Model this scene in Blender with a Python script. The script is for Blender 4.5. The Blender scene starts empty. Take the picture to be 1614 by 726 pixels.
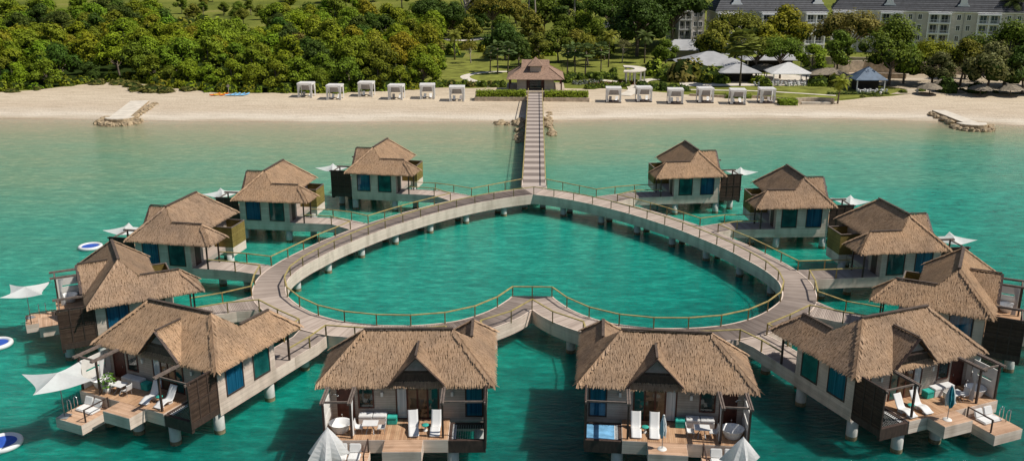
import bpy, bmesh, math, random
from mathutils import Vector, Matrix, noise
random.seed(7)
PI = math.pi
R = math.radians
SC = bpy.context.scene
COL = SC.collection
WATER_Z = -2.7

# ------------------------------------------------------------------ materials
def new_mat(name):
    m = bpy.data.materials.new(name); m.use_nodes = True
    nt = m.node_tree; nt.nodes.clear()
    out = nt.nodes.new('ShaderNodeOutputMaterial')
    return m, nt, out

def N(nt, typ, **kw):
    n = nt.nodes.new(typ)
    for k, v in kw.items():
        if k.startswith('i_'):
            n.inputs[k[2:].replace('_', ' ')].default_value = v
        else:
            setattr(n, k, v)
    return n

def L(nt, a, b): nt.links.new(a, b)

def c4(c): return (c[0], c[1], c[2], 1.0)

def ramp(nt, stops, interp='LINEAR'):
    r = nt.nodes.new('ShaderNodeValToRGB'); r.color_ramp.interpolation = interp
    e = r.color_ramp.elements
    while len(e) < len(stops): e.new(0.5)
    for i, (p, c) in enumerate(stops):
        e[i].position = p; e[i].color = c4(c)
    return r

def pbr(nt, out, rough=0.7, spec=0.4, metal=0.0):
    b = nt.nodes.new('ShaderNodeBsdfPrincipled')
    b.inputs['Roughness'].default_value = rough
    b.inputs['Specular IOR Level'].default_value = spec
    b.inputs['Metallic'].default_value = metal
    L(nt, b.outputs[0], out.inputs[0])
    return b

def simple(name, col, rough=0.6, var=0.15, scale=3.0, spec=0.4, metal=0.0, bump=0.0, bscale=20.0, stain=None, stretch=(1, 1, 1)):
    """paint / plaster / metal with slight uneven tone and dirt"""
    m, nt, out = new_mat(name); b = pbr(nt, out, rough, spec, metal)
    tc = N(nt, 'ShaderNodeTexCoord'); mp = N(nt, 'ShaderNodeMapping'); mp.inputs['Scale'].default_value = stretch
    L(nt, tc.outputs['Object'], mp.inputs['Vector'])
    no = N(nt, 'ShaderNodeTexNoise'); no.inputs['Scale'].default_value = scale; no.inputs['Detail'].default_value = 6
    L(nt, mp.outputs[0], no.inputs['Vector'])
    lo = tuple(x * (1 - var) for x in col); hi = tuple(min(1, x * (1 + var)) for x in col)
    if stain: lo = stain
    r = ramp(nt, [(0.3, lo), (0.65, hi)]); L(nt, no.outputs['Fac'], r.inputs['Fac'])
    L(nt, r.outputs['Color'], b.inputs['Base Color'])
    if bump:
        n2 = N(nt, 'ShaderNodeTexNoise'); n2.inputs['Scale'].default_value = bscale; L(nt, mp.outputs[0], n2.inputs['Vector'])
        bp = N(nt, 'ShaderNodeBump'); bp.inputs['Strength'].default_value = bump; bp.inputs['Distance'].default_value = 0.05
        L(nt, n2.outputs['Fac'], bp.inputs['Height']); L(nt, bp.outputs[0], b.inputs['Normal'])
    return m

def boards(name, cols, axis='Z', pitch=0.15, rough=0.75, gap=0.10, grain=(1, 1, 1), spread=0.35, gapdark=0.35):
    """boards running perpendicular to 'axis', each with its own tone"""
    m, nt, out = new_mat(name); b = pbr(nt, out, rough, 0.25)
    tc = N(nt, 'ShaderNodeTexCoord'); sp = N(nt, 'ShaderNodeSeparateXYZ'); L(nt, tc.outputs['Object'], sp.inputs[0])
    dv = N(nt, 'ShaderNodeMath', operation='DIVIDE'); L(nt, sp.outputs[axis], dv.inputs[0]); dv.inputs[1].default_value = pitch
    fl = N(nt, 'ShaderNodeMath', operation='FLOOR'); L(nt, dv.outputs[0], fl.inputs[0])
    fr = N(nt, 'ShaderNodeMath', operation='FRACT'); L(nt, dv.outputs[0], fr.inputs[0])
    oi = N(nt, 'ShaderNodeObjectInfo')
    ad = N(nt, 'ShaderNodeMath', operation='ADD'); L(nt, fl.outputs[0], ad.inputs[0]); L(nt, oi.outputs['Random'], ad.inputs[1])
    wn = N(nt, 'ShaderNodeTexWhiteNoise', noise_dimensions='1D'); L(nt, ad.outputs[0], wn.inputs['W'])
    mp = N(nt, 'ShaderNodeMapping'); mp.inputs['Scale'].default_value = grain; L(nt, tc.outputs['Object'], mp.inputs['Vector'])
    no = N(nt, 'ShaderNodeTexNoise'); no.inputs['Scale'].default_value = 2.2; no.inputs['Detail'].default_value = 7; L(nt, mp.outputs[0], no.inputs['Vector'])
    mx = N(nt, 'ShaderNodeMix', data_type='FLOAT'); mx.inputs[0].default_value = spread
    L(nt, no.outputs['Fac'], mx.inputs[2]); L(nt, wn.outputs['Value'], mx.inputs[3])
    r = ramp(nt, [(0.25, cols[0]), (0.5, cols[1]), (0.78, cols[2])]); L(nt, mx.outputs[0], r.inputs['Fac'])
    lt = N(nt, 'ShaderNodeMath', operation='LESS_THAN'); L(nt, fr.outputs[0], lt.inputs[0]); lt.inputs[1].default_value = gap
    mc = N(nt, 'ShaderNodeMix', data_type='RGBA'); L(nt, lt.outputs[0], mc.inputs[0]); L(nt, r.outputs['Color'], mc.inputs[6])
    dk = N(nt, 'ShaderNodeMix', data_type='RGBA', blend_type='MULTIPLY'); dk.inputs[0].default_value = 1
    L(nt, r.outputs['Color'], dk.inputs[6]); dk.inputs[7].default_value = (gapdark, gapdark, gapdark, 1)
    L(nt, dk.outputs[2], mc.inputs[7]); L(nt, mc.outputs[2], b.inputs['Base Color'])
    n5 = N(nt, 'ShaderNodeTexNoise'); n5.inputs['Scale'].default_value = .9; n5.inputs['Detail'].default_value = 6; m5 = N(nt, 'ShaderNodeMapping'); m5.inputs['Scale'].default_value = (1, 1, .25)
    L(nt, tc.outputs['Object'], m5.inputs['Vector']); L(nt, m5.outputs[0], n5.inputs['Vector'])
    r5 = ramp(nt, [(.3, (.74, .73, .71)), (.52, (1, 1, 1)), (.75, (1.06, 1.06, 1.05))]); L(nt, n5.outputs['Fac'], r5.inputs['Fac'])
    mw = N(nt, 'ShaderNodeMix', data_type='RGBA', blend_type='MULTIPLY'); mw.inputs[0].default_value = 1; L(nt, mc.outputs[2], mw.inputs[6]); L(nt, r5.outputs['Color'], mw.inputs[7]); L(nt, mw.outputs[2], b.inputs['Base Color'])
    bp = N(nt, 'ShaderNodeBump'); bp.inputs['Strength'].default_value = 0.5; bp.inputs['Distance'].default_value = 0.02; bp.invert = True
    L(nt, lt.outputs[0], bp.inputs['Height']); L(nt, bp.outputs[0], b.inputs['Normal'])
    return m

def island_mat(name, stops, rough=0.85, noise_scale=0.5, noise_amt=0.4, transl=0.0, objcol=False, weather=False):
    """many small pieces (thatch blades, planks, leaves), each with its own tone"""
    m, nt, out = new_mat(name)
    ge = N(nt, 'ShaderNodeNewGeometry'); tc = N(nt, 'ShaderNodeTexCoord'); oi = N(nt, 'ShaderNodeObjectInfo')
    no = N(nt, 'ShaderNodeTexNoise'); no.inputs['Scale'].default_value = noise_scale; no.inputs['Detail'].default_value = 4
    L(nt, tc.outputs['Object'], no.inputs['Vector'])
    mx = N(nt, 'ShaderNodeMix', data_type='FLOAT'); mx.inputs[0].default_value = noise_amt
    L(nt, ge.outputs['Random Per Island'], mx.inputs[2]); L(nt, no.outputs['Fac'], mx.inputs[3])
    r = ramp(nt, stops); L(nt, mx.outputs[0], r.inputs['Fac'])
    col = r.outputs['Color']
    if weather:
        n2 = N(nt, 'ShaderNodeTexNoise'); n2.inputs['Scale'].default_value = .38; n2.inputs['Detail'].default_value = 5; n2.inputs['Roughness'].default_value = .6
        va = N(nt, 'ShaderNodeVectorMath', operation='ADD'); sc_ = N(nt, 'ShaderNodeMath', operation='MULTIPLY'); L(nt, oi.outputs['Random'], sc_.inputs[0]); sc_.inputs[1].default_value = 50
        L(nt, tc.outputs['Object'], va.inputs[0]); L(nt, sc_.outputs[0], va.inputs[1]); L(nt, va.outputs[0], n2.inputs['Vector'])
        r2 = ramp(nt, [(.30, (.70, .72, .76)), (.5, (1, 1, 1)), (.72, (1.14, 1.10, 1.04))]); L(nt, n2.outputs['Fac'], r2.inputs['Fac'])
        m2 = N(nt, 'ShaderNodeMix', data_type='RGBA', blend_type='MULTIPLY'); m2.inputs[0].default_value = 1; L(nt, col, m2.inputs[6]); L(nt, r2.outputs['Color'], m2.inputs[7])
        r3 = ramp(nt, [(0, (.86, .87, .90)), (1, (1.10, 1.06, 1.0))]); L(nt, oi.outputs['Random'], r3.inputs['Fac'])
        m3 = N(nt, 'ShaderNodeMix', data_type='RGBA', blend_type='MULTIPLY'); m3.inputs[0].default_value = 1; L(nt, m2.outputs[2], m3.inputs[6]); L(nt, r3.outputs['Color'], m3.inputs[7]); col = m3.outputs[2]
    if objcol:
        ml = N(nt, 'ShaderNodeMix', data_type='RGBA', blend_type='MULTIPLY'); ml.inputs[0].default_value = 1
        L(nt, col, ml.inputs[6]); L(nt, oi.outputs['Color'], ml.inputs[7]); col = ml.outputs[2]
    b = N(nt, 'ShaderNodeBsdfPrincipled'); b.inputs['Roughness'].default_value = rough; b.inputs['Specular IOR Level'].default_value = 0.08
    L(nt, col, b.inputs['Base Color'])
    if transl:
        t = N(nt, 'ShaderNodeBsdfTranslucent'); L(nt, col, t.inputs['Color'])
        ms = N(nt, 'ShaderNodeMixShader'); ms.inputs[0].default_value = transl
        L(nt, b.outputs[0], ms.inputs[1]); L(nt, t.outputs[0], ms.inputs[2]); L(nt, ms.outputs[0], out.inputs[0])
    else:
        L(nt, b.outputs[0], out.inputs[0])
    return m

M = {}
M['thatch'] = island_mat('thatch', [(0.08, (0.25, 0.165, 0.104)), (0.35, (0.370, 0.248, 0.158)), (0.6, (0.440, 0.300, 0.196)), (0.95, (0.545, 0.388, 0.265))], noise_scale=1.3, noise_amt=0.55, weather=True)
M['thatch_base'] = simple('thatch_base', (0.13, 0.08, 0.042), 0.95, 0.5, 6)
M['ridge'] = simple('ridge_board', (0.085, 0.06, 0.045), 0.8, 0.3, 3)
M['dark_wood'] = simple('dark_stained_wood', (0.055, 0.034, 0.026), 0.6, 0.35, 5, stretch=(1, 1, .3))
M['brown_slat'] = boards('brown_slats', [(0.045, 0.026, 0.018), (0.075, 0.044, 0.03), (0.12, 0.075, 0.052)], 'Z', 0.095, 0.7, 0.28, (1, 1, 4))
M['black_slat'] = M['brown_slat']
M['gray_beam'] = simple('weathered_beam', (0.15, 0.115, 0.095), 0.8, 0.3, 4)
M['siding'] = boards('wall_siding', [(0.37, 0.31, 0.26), (0.43, 0.365, 0.305), (0.49, 0.415, 0.35)], 'Z', 0.19, 0.75, 0.09, (.6, .6, 5), 0.3, 0.55)
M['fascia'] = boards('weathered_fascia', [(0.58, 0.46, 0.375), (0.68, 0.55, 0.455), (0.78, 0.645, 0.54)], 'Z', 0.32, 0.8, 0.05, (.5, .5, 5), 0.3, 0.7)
M['deck_top'] = boards('brown_decking', [(0.38, 0.215, 0.120), (0.46, 0.275, 0.158), (0.53, 0.335, 0.20)], 'X', 0.14, 0.7, 0.09, (5, .5, 1), 0.5, 0.5)
M['deck_top_cross'] = boards('brown_decking_cross', [(0.42, 0.255, 0.16), (0.51, 0.325, 0.21), (0.59, 0.395, 0.265)], 'Y', 0.14, 0.7, 0.09, (.5, 5, 1), 0.5, 0.5)
M['planks'] = island_mat('weathered_planks', [(0.1, (0.25, 0.20, 0.17)), (0.5, (0.36, 0.295, 0.25)), (0.9, (0.47, 0.39, 0.335))], 0.85, 0.6, 0.5)
M['planks_dark'] = island_mat('weathered_planks_dark', [(0.1, (0.15, 0.12, 0.105)), (0.5, (0.20, 0.165, 0.145)), (0.9, (0.26, 0.215, 0.185))], 0.85, 0.6, 0.4)
M['planks_light'] = island_mat('weathered_planks_light', [(0.1, (0.34, 0.28, 0.245)), (0.5, (0.42, 0.355, 0.31)), (0.9, (0.50, 0.425, 0.37))], 0.85, 0.6, 0.4)
M['rail'] = simple('olive_rail', (0.35, 0.275, 0.10), 0.55, 0.25, 2)
M['rail_post'] = simple('olive_post', (0.20, 0.145, 0.05), 0.6, 0.3, 2)
M['olive_screen'] = boards('olive_screen', [(0.19, 0.135, 0.035), (0.26, 0.19, 0.05), (0.32, 0.235, 0.07)], 'Z', 0.10, 0.7, 0.22, (1, 1, 3))
M['pile'] = simple('concrete_pile', (0.50, 0.50, 0.46), 0.8, 0.14, 2.5, bump=0.3, stretch=(1, 1, .5))
M['pile_foot'] = simple('pile_growth', (0.17, 0.145, 0.08), 0.9, 0.5, 4)
M['white'] = simple('white_paint', (0.68, 0.67, 0.65), 0.45, 0.04, 2)
M['offwhite'] = simple('offwhite_plaster', (0.68, 0.65, 0.60), 0.7, 0.08, 1.5)
M['white_cloth'] = simple('white_cloth', (0.66, 0.65, 0.63), 0.9, 0.05, 2.5, 0.1)
M['tub'] = simple('white_enamel', (0.80, 0.79, 0.77), 0.18, 0.02, 1, 0.5)
M['teal'] = simple('teal_cushion', (0.03, 0.36, 0.29), 0.8, 0.15, 3)
M['teal_cloth'] = simple('teal_cloth', (0.02, 0.20, 0.24), 0.85, 0.15, 3)
M['pale_cloth'] = simple('pale_blue_cloth', (0.42, 0.53, 0.57), 0.85, 0.12, 3)
M['steel'] = simple('steel', (0.6, 0.6, 0.58), 0.25, 0.05, 1, 0.5, 0.9)
M['grey_metal'] = simple('grey_pole', (0.34, 0.34, 0.34), 0.4, 0.1, 1, 0.5, 0.4)
M['blue_pad'] = simple('blue_trampoline', (0.025, 0.085, 0.40), 0.6, 0.15, 3)
M['pool'] = simple('pool_water', (0.16, 0.36, 0.56), 0.08, 0.45, 1.4, 0.5)
M['ring'] = simple('white_vinyl', (0.68, 0.68, 0.67), 0.35, 0.03, 1)
M['grey_fabric'] = simple('grey_fabric', (0.30, 0.27, 0.25), 0.9, 0.15, 3)

def sheer_mat():
    m, nt, out = new_mat('sheer_white_cloth'); tc = N(nt, 'ShaderNodeTexCoord')
    no = N(nt, 'ShaderNodeTexNoise'); no.inputs['Scale'].default_value = 2.2; no.inputs['Detail'].default_value = 4; L(nt, tc.outputs['Object'], no.inputs['Vector'])
    r = ramp(nt, [(0.3, (0.82, 0.81, 0.79)), (0.65, (0.90, 0.89, 0.875))]); L(nt, no.outputs['Fac'], r.inputs['Fac'])
    b = N(nt, 'ShaderNodeBsdfDiffuse'); t = N(nt, 'ShaderNodeBsdfTranslucent'); L(nt, r.outputs['Color'], b.inputs['Color']); L(nt, r.outputs['Color'], t.inputs['Color'])
    ms = N(nt, 'ShaderNodeMixShader'); ms.inputs[0].default_value = 0.46; L(nt, b.outputs[0], ms.inputs[1]); L(nt, t.outputs[0], ms.inputs[2]); L(nt, ms.outputs[0], out.inputs[0])
    return m
M['sheer'] = sheer_mat()
def pane_mat(name, dark, light, fold=None):
    m, nt, out = new_mat(name); b = pbr(nt, out, 0.04, 0.6)
    tc = N(nt, 'ShaderNodeTexCoord')
    no = N(nt, 'ShaderNodeTexNoise'); no.inputs['Scale'].default_value = 1.1; no.inputs['Detail'].default_value = 3
    mp = N(nt, 'ShaderNodeMapping'); mp.inputs['Scale'].default_value = (1, 1, 1) if fold is None else (fold, fold, 0.15)
    L(nt, tc.outputs['Object'], mp.inputs['Vector']); L(nt, mp.outputs[0], no.inputs['Vector'])
    r = ramp(nt, [(0.35, dark), (0.65, light)]); L(nt, no.outputs['Fac'], r.inputs['Fac'])
    L(nt, r.outputs['Color'], b.inputs['Base Color'])
    return m
M['pane_teal'] = pane_mat('teal_glass', (0.004, 0.05, 0.05), (0.015, 0.115, 0.105))
M['pane_blue'] = pane_mat('blue_curtain_glass', (0.003, 0.048, 0.095), (0.014, 0.115, 0.205), 7)
M['pane_dark'] = pane_mat('dark_glass', (0.008, 0.018, 0.018), (0.03, 0.06, 0.055))
M['pane_warm'] = pane_mat('warm_glass', (0.05, 0.035, 0.02), (0.13, 0.095, 0.06))
M['curtain_in'] = pane_mat('white_curtain_glass', (0.30, 0.36, 0.39), (0.5, 0.56, 0.58), 8)

# foliage
M['leaf'] = island_mat('leaf', [(0.05, (0.30, 0.30, 0.30)), (0.45, (0.78, 0.78, 0.78)), (0.95, (1.35, 1.35, 1.25))], 0.55, 0.35, 0.45, 0.22, True)
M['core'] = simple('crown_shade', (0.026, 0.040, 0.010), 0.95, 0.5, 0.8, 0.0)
M['bark'] = simple('bark', (0.15, 0.115, 0.085), 0.9, 0.35, 4)
M['bark_pale'] = simple('pale_bark', (0.34, 0.29, 0.24), 0.9, 0.25, 4)
M['stone'] = simple('cream_stone', (0.42, 0.34, 0.25), 0.9, 0.3, 1.2, bump=0.6, bscale=5)
M['rock'] = simple('shore_rock', (0.33, 0.25, 0.155), 0.9, 0.5, 1.3, bump=0.8, bscale=4)
M['path'] = simple('pale_path', (0.60, 0.535, 0.44), 0.85, 0.15, 0.6)
M['lawn'] = simple('lawn', (0.165, 0.175, 0.034), 0.95, 0.4, 0.35, 0.1, bump=0.5, bscale=6)
M['hotel_wall'] = simple('hotel_wall', (0.60, 0.56, 0.51), 0.8, 0.08, 0.4)
M['hotel_trim'] = simple('hotel_trim', (0.93, 0.92, 0.91), 0.7, 0.06, 0.5)
M['hotel_pane'] = pane_mat('hotel_glass', (0.02, 0.03, 0.035), (0.10, 0.115, 0.12))
M['shingle'] = boards('hotel_shingles', [(0.055, 0.057, 0.063), (0.085, 0.087, 0.094), (0.125, 0.125, 0.13)], 'Z', 0.62, 0.8, 0.38, (1, 1, 3), 0.3, 0.35)
M['sheet_roof'] = simple('pale_metal_roof', (0.37, 0.365, 0.36), 0.5, 0.1, 0.5)
M['blue_roof'] = simple('blue_grey_roof', (0.09, 0.13, 0.185), 0.6, 0.2, 1)
M['tile_roof'] = simple('brown_shingle_roof', (0.26, 0.165, 0.115), 0.9, 0.3, 2.5, bump=0.6, bscale=7)
M['old_thatch'] = simple('old_thatch', (0.20, 0.165, 0.12), 0.95, 0.4, 3, bump=0.7, bscale=9)  # old thatch, toned darker still for the tree shade over the umbrellas
M['kayak_o'] = simple('orange_plastic', (0.62, 0.16, 0.02), 0.35, 0.1, 1)
M['kayak_y'] = simple('yellow_plastic', (0.70, 0.42, 0.03), 0.35, 0.1, 1)
M['kayak_b'] = simple('blue_plastic', (0.18, 0.42, 0.66), 0.35, 0.1, 1)
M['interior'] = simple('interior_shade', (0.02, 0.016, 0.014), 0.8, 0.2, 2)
M['mahogany'] = simple('mahogany', (0.075, 0.022, 0.014), 0.5, 0.3, 3)

# ------------------------------------------------------------------ helpers
class MB:
    """collects geometry and links it as ONE mesh object; s=-1 mirrors local x"""
    def __init__(self, s=1): self.v = []; self.f = []; self.mi = []; self.s = s
    def add(self, vs, fs, mi=0):
        o = len(self.v)
        self.v += [(p[0] * self.s, p[1], p[2]) for p in vs]
        for f in fs:
            f = [i + o for i in f]
            self.f.append(f if self.s > 0 else f[::-1]); self.mi.append(mi)
    def box(self, x0, x1, y0, y1, z0, z1, mi=0):
        self.add([(x0, y0, z0), (x1, y0, z0), (x1, y1, z0), (x0, y1, z0), (x0, y0, z1), (x1, y0, z1), (x1, y1, z1), (x0, y1, z1)],
                 [(0, 3, 2, 1), (4, 5, 6, 7), (0, 1, 5, 4), (1, 2, 6, 5), (2, 3, 7, 6), (3, 0, 4, 7)], mi)
        return self
    def bar(self, p, q, w, h, up=(0, 0, 1), mi=0):
        p = Vector(p); q = Vector(q); d = (q - p).normalized(); u = Vector(up)
        if abs(d.dot(u)) > .98: u = Vector((0, 1, 0))
        a = d.cross(u).normalized(); b = a.cross(d).normalized()
        vs = [e + a * sx * w / 2 + b * sy * h / 2 for e in (p, q) for sx, sy in ((-1, -1), (1, -1), (1, 1), (-1, 1))]
        self.add([tuple(x) for x in vs], [(0, 1, 2, 3), (7, 6, 5, 4), (0, 4, 5, 1), (1, 5, 6, 2), (2, 6, 7, 3), (3, 7, 4, 0)], mi)
        return self
    def tube(self, pts, rad, n=8, mi=0, caps=True):
        pts = [Vector(p) for p in pts]; k = len(pts)
        if not hasattr(rad, '__len__'): rad = [rad] * k
        vs = []
        for i, p in enumerate(pts):
            d = (pts[min(i + 1, k - 1)] - pts[max(i - 1, 0)]).normalized()
            u = Vector((0, 0, 1)) if abs(d.z) < .9 else Vector((1, 0, 0))
            a = d.cross(u).normalized(); b = d.cross(a).normalized()
            for j in range(n):
                t = 2 * PI * j / n; vs.append(tuple(p + (a * math.cos(t) + b * math.sin(t)) * rad[i]))
        fs = [(i * n + j, i * n + (j + 1) % n, (i + 1) * n + (j + 1) % n, (i + 1) * n + j) for i in range(k - 1) for j in range(n)]
        if caps: fs += [tuple(range(n))[::-1], tuple((k - 1) * n + j for j in range(n))]
        self.add(vs, fs, mi); return self
    def lathe(self, c, prof, n=20, mi=0, sx=1, sy=1):
        vs = []; k = len(prof)
        for r, z in prof:
            for j in range(n):
                t = 2 * PI * j / n; vs.append((c[0] + r * sx * math.cos(t), c[1] + r * sy * math.sin(t), c[2] + z))
        fs = [(i * n + j, i * n + (j + 1) % n, (i + 1) * n + (j + 1) % n, (i + 1) * n + j) for i in range(k - 1) for j in range(n)]
        self.add(vs, fs, mi); return self
    def prism(self, poly, z0, z1, mi=0, side_mi=None):
        n = len(poly)
        a = sum(poly[i][0] * poly[(i + 1) % n][1] - poly[(i + 1) % n][0] * poly[i][1] for i in range(n))
        if a < 0: poly = poly[::-1]
        vs = [(x, y, z0) for x, y in poly] + [(x, y, z1) for x, y in poly]
        self.add(vs, [tuple(range(n))[::-1], tuple(range(n, 2 * n))], mi)
        self.add(vs, [(i, (i + 1) % n, n + (i + 1) % n, n + i) for i in range(n)], mi if side_mi is None else side_mi)
        return self
    def quad(self, a, b, c, d, mi=0): self.add([a, b, c, d], [(0, 1, 2, 3)], mi); return self
    def poly(self, pts, mi=0): self.add(pts, [tuple(range(len(pts)))], mi); return self
    def mesh(self, name, mats, smooth=False):
        me = bpy.data.meshes.new(name); me.from_pydata(self.v, [], self.f); me.update()
        for m in (mats if isinstance(mats, (list, tuple)) else [mats]): me.materials.append(M[m])
        me.polygons.foreach_set('material_index', self.mi)
        if smooth: me.polygons.foreach_set('use_smooth', [True] * len(me.polygons))
        return me
    def build(self, name, mats, parent=None, smooth=False, bevel=0):
        me = self.mesh(name, mats, smooth)
        if bevel:
            bm = bmesh.new(); bm.from_mesh(me); bmesh.ops.remove_doubles(bm, verts=bm.verts, dist=1e-4)
            bmesh.ops.bevel(bm, geom=bm.edges[:], offset=bevel, segments=2, affect='EDGES', clamp_overlap=True)
            bm.to_mesh(me); bm.free()
        o = bpy.data.objects.new(name, me); COL.objects.link(o)
        if parent: o.parent = parent
        return o

def tag(o, label=None, cat=None, group=None, kind=None):
    if label: o['label'] = label
    if cat: o['category'] = cat
    if group: o['group'] = group
    if kind: o['kind'] = kind
    return o
def empty(name, loc=(0, 0, 0), rz=0, label=None, cat=None, group=None):
    o = bpy.data.objects.new(name, None); COL.objects.link(o); o.empty_display_size = .3
    o.location = loc; o.rotation_euler.z = rz
    return tag(o, label, cat, group)
def copy_tree(o, parent=None):
    c = o.copy(); COL.objects.link(c)
    if parent: c.parent = parent
    for ch in list(o.children): copy_tree(ch, c)
    return c
def place(proto, used, loc, rz, label, group=None, scale=None):
    """first call moves the prototype itself, later calls copy it with its parts"""
    if proto.name not in used: used.add(proto.name); o = proto
    else: o = copy_tree(proto)
    o.location = loc; o.rotation_euler.z = rz
    if scale: o.scale = (scale,) * 3 if not hasattr(scale, '__len__') else scale
    o['label'] = label
    if group: o['group'] = group
    return o
USED = set()
def lerp(a, b, t): return a + (b - a) * t
def interp(xs, ys, x):
    if x <= xs[0]: return ys[0]
    for i in range(len(xs) - 1):
        if x <= xs[i + 1]: return lerp(ys[i], ys[i + 1], (x - xs[i]) / (xs[i + 1] - xs[i]))
    return ys[-1]

# ------------------------------------------------------------------ terrain functions
WX = [-400, -160, -117, -95, -74.5, -47, -19, 0, 21.7, 49.8, 70.4, 89.6, 103, 140, 400]
WY = [197, 197, 196, 195.7, 194, 193.9, 194.6, 195.5, 198.7, 201, 200.7, 197.3, 193.2, 190, 188]
VX = [-400, -135, -126, -121, -111, -95, -81, -70, -54, -38, -27, -17, 0, 19, 40, 55, 69, 86, 105, 120, 400]
VY = [226, 227.5, 230, 239, 246, 234.5, 226.5, 226.5, 226.5, 229, 235.5, 236, 236, 236, 227, 225, 220, 226, 233, 229, 229]
def shore(x, y): return y - interp(WX, WY, x)
def zg(x, y):
    d = shore(x, y)
    if d < 0: return WATER_Z + d * 0.05
    z = WATER_Z + 0.036 * min(d, 36) + 0.0022 * max(0, min(d - 36, 60))
    if y > 430: z += (y - 430) ** 2 * 0.00022
    return z

# ------------------------------------------------------------------ camera, sky, sun
cam = bpy.data.cameras.new('camera'); co = bpy.data.objects.new('camera', cam); COL.objects.link(co)
cam.sensor_width = 36; cam.lens = 1441.3 / 1614 * 36; cam.clip_start = 0.5; cam.clip_end = 6000
co.location = (0.246, 0, 32.75); co.rotation_euler = (PI / 2 - 0.297906, 0, 0.0266)
SC.camera = co

SUN_EL, SUN_AZ = R(54), R(-9)          # azimuth measured from +x (right), negative towards the camera
w = bpy.data.worlds.new('World'); SC.world = w; w.use_nodes = True
nt = w.node_tree; bg = nt.nodes['Background']
sky = nt.nodes.new('ShaderNodeTexSky'); sky.sky_type = 'NISHITA'; sky.sun_disc = False
sky.sun_elevation = SUN_EL; sky.sun_rotation = PI / 2 - SUN_AZ
nt.links.new(sky.outputs[0], bg.inputs[0]); bg.inputs[1].default_value = 0.07
sl = bpy.data.lights.new('sun', 'SUN'); sl.energy = 4.7; sl.angle = R(0.53); sl.color = (1, 0.955, 0.88)
so = bpy.data.objects.new('sun', sl); COL.objects.link(so)
sd = Vector((math.cos(SUN_EL) * math.cos(SUN_AZ), math.cos(SUN_EL) * math.sin(SUN_AZ), math.sin(SUN_EL)))
so.rotation_euler = sd.to_track_quat('Z', 'Y').to_euler(); so.location = (60, 0, 80)
SC.view_settings.view_transform = 'Standard'; SC.view_settings.look = 'None'; SC.view_settings.exposure = 0

# ------------------------------------------------------------------ water
def grid_sheet(name, xs, ys, zf, mat, attr=None):
    vs = [(x, y, zf(x, y)) for y in ys for x in xs]; nx = len(xs)
    fs = [(j * nx + i, j * nx + i + 1, (j + 1) * nx + i + 1, (j + 1) * nx + i) for j in range(len(ys) - 1) for i in range(nx - 1)]
    me = bpy.data.meshes.new(name); me.from_pydata(vs, [], fs); me.update()
    me.polygons.foreach_set('use_smooth', [True] * len(fs))
    if attr:
        a = me.attributes.new(attr[0], 'FLOAT', 'POINT'); a.data.foreach_set('value', [attr[1](v[0], v[1]) for v in vs])
    me.materials.append(mat)
    o = bpy.data.objects.new(name, me); COL.objects.link(o)
    return tag(o, kind='structure')
def frange(a, b, s):
    n = max(1, int(round((b - a) / s))); return [a + (b - a) * i / n for i in range(n + 1)]

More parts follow.
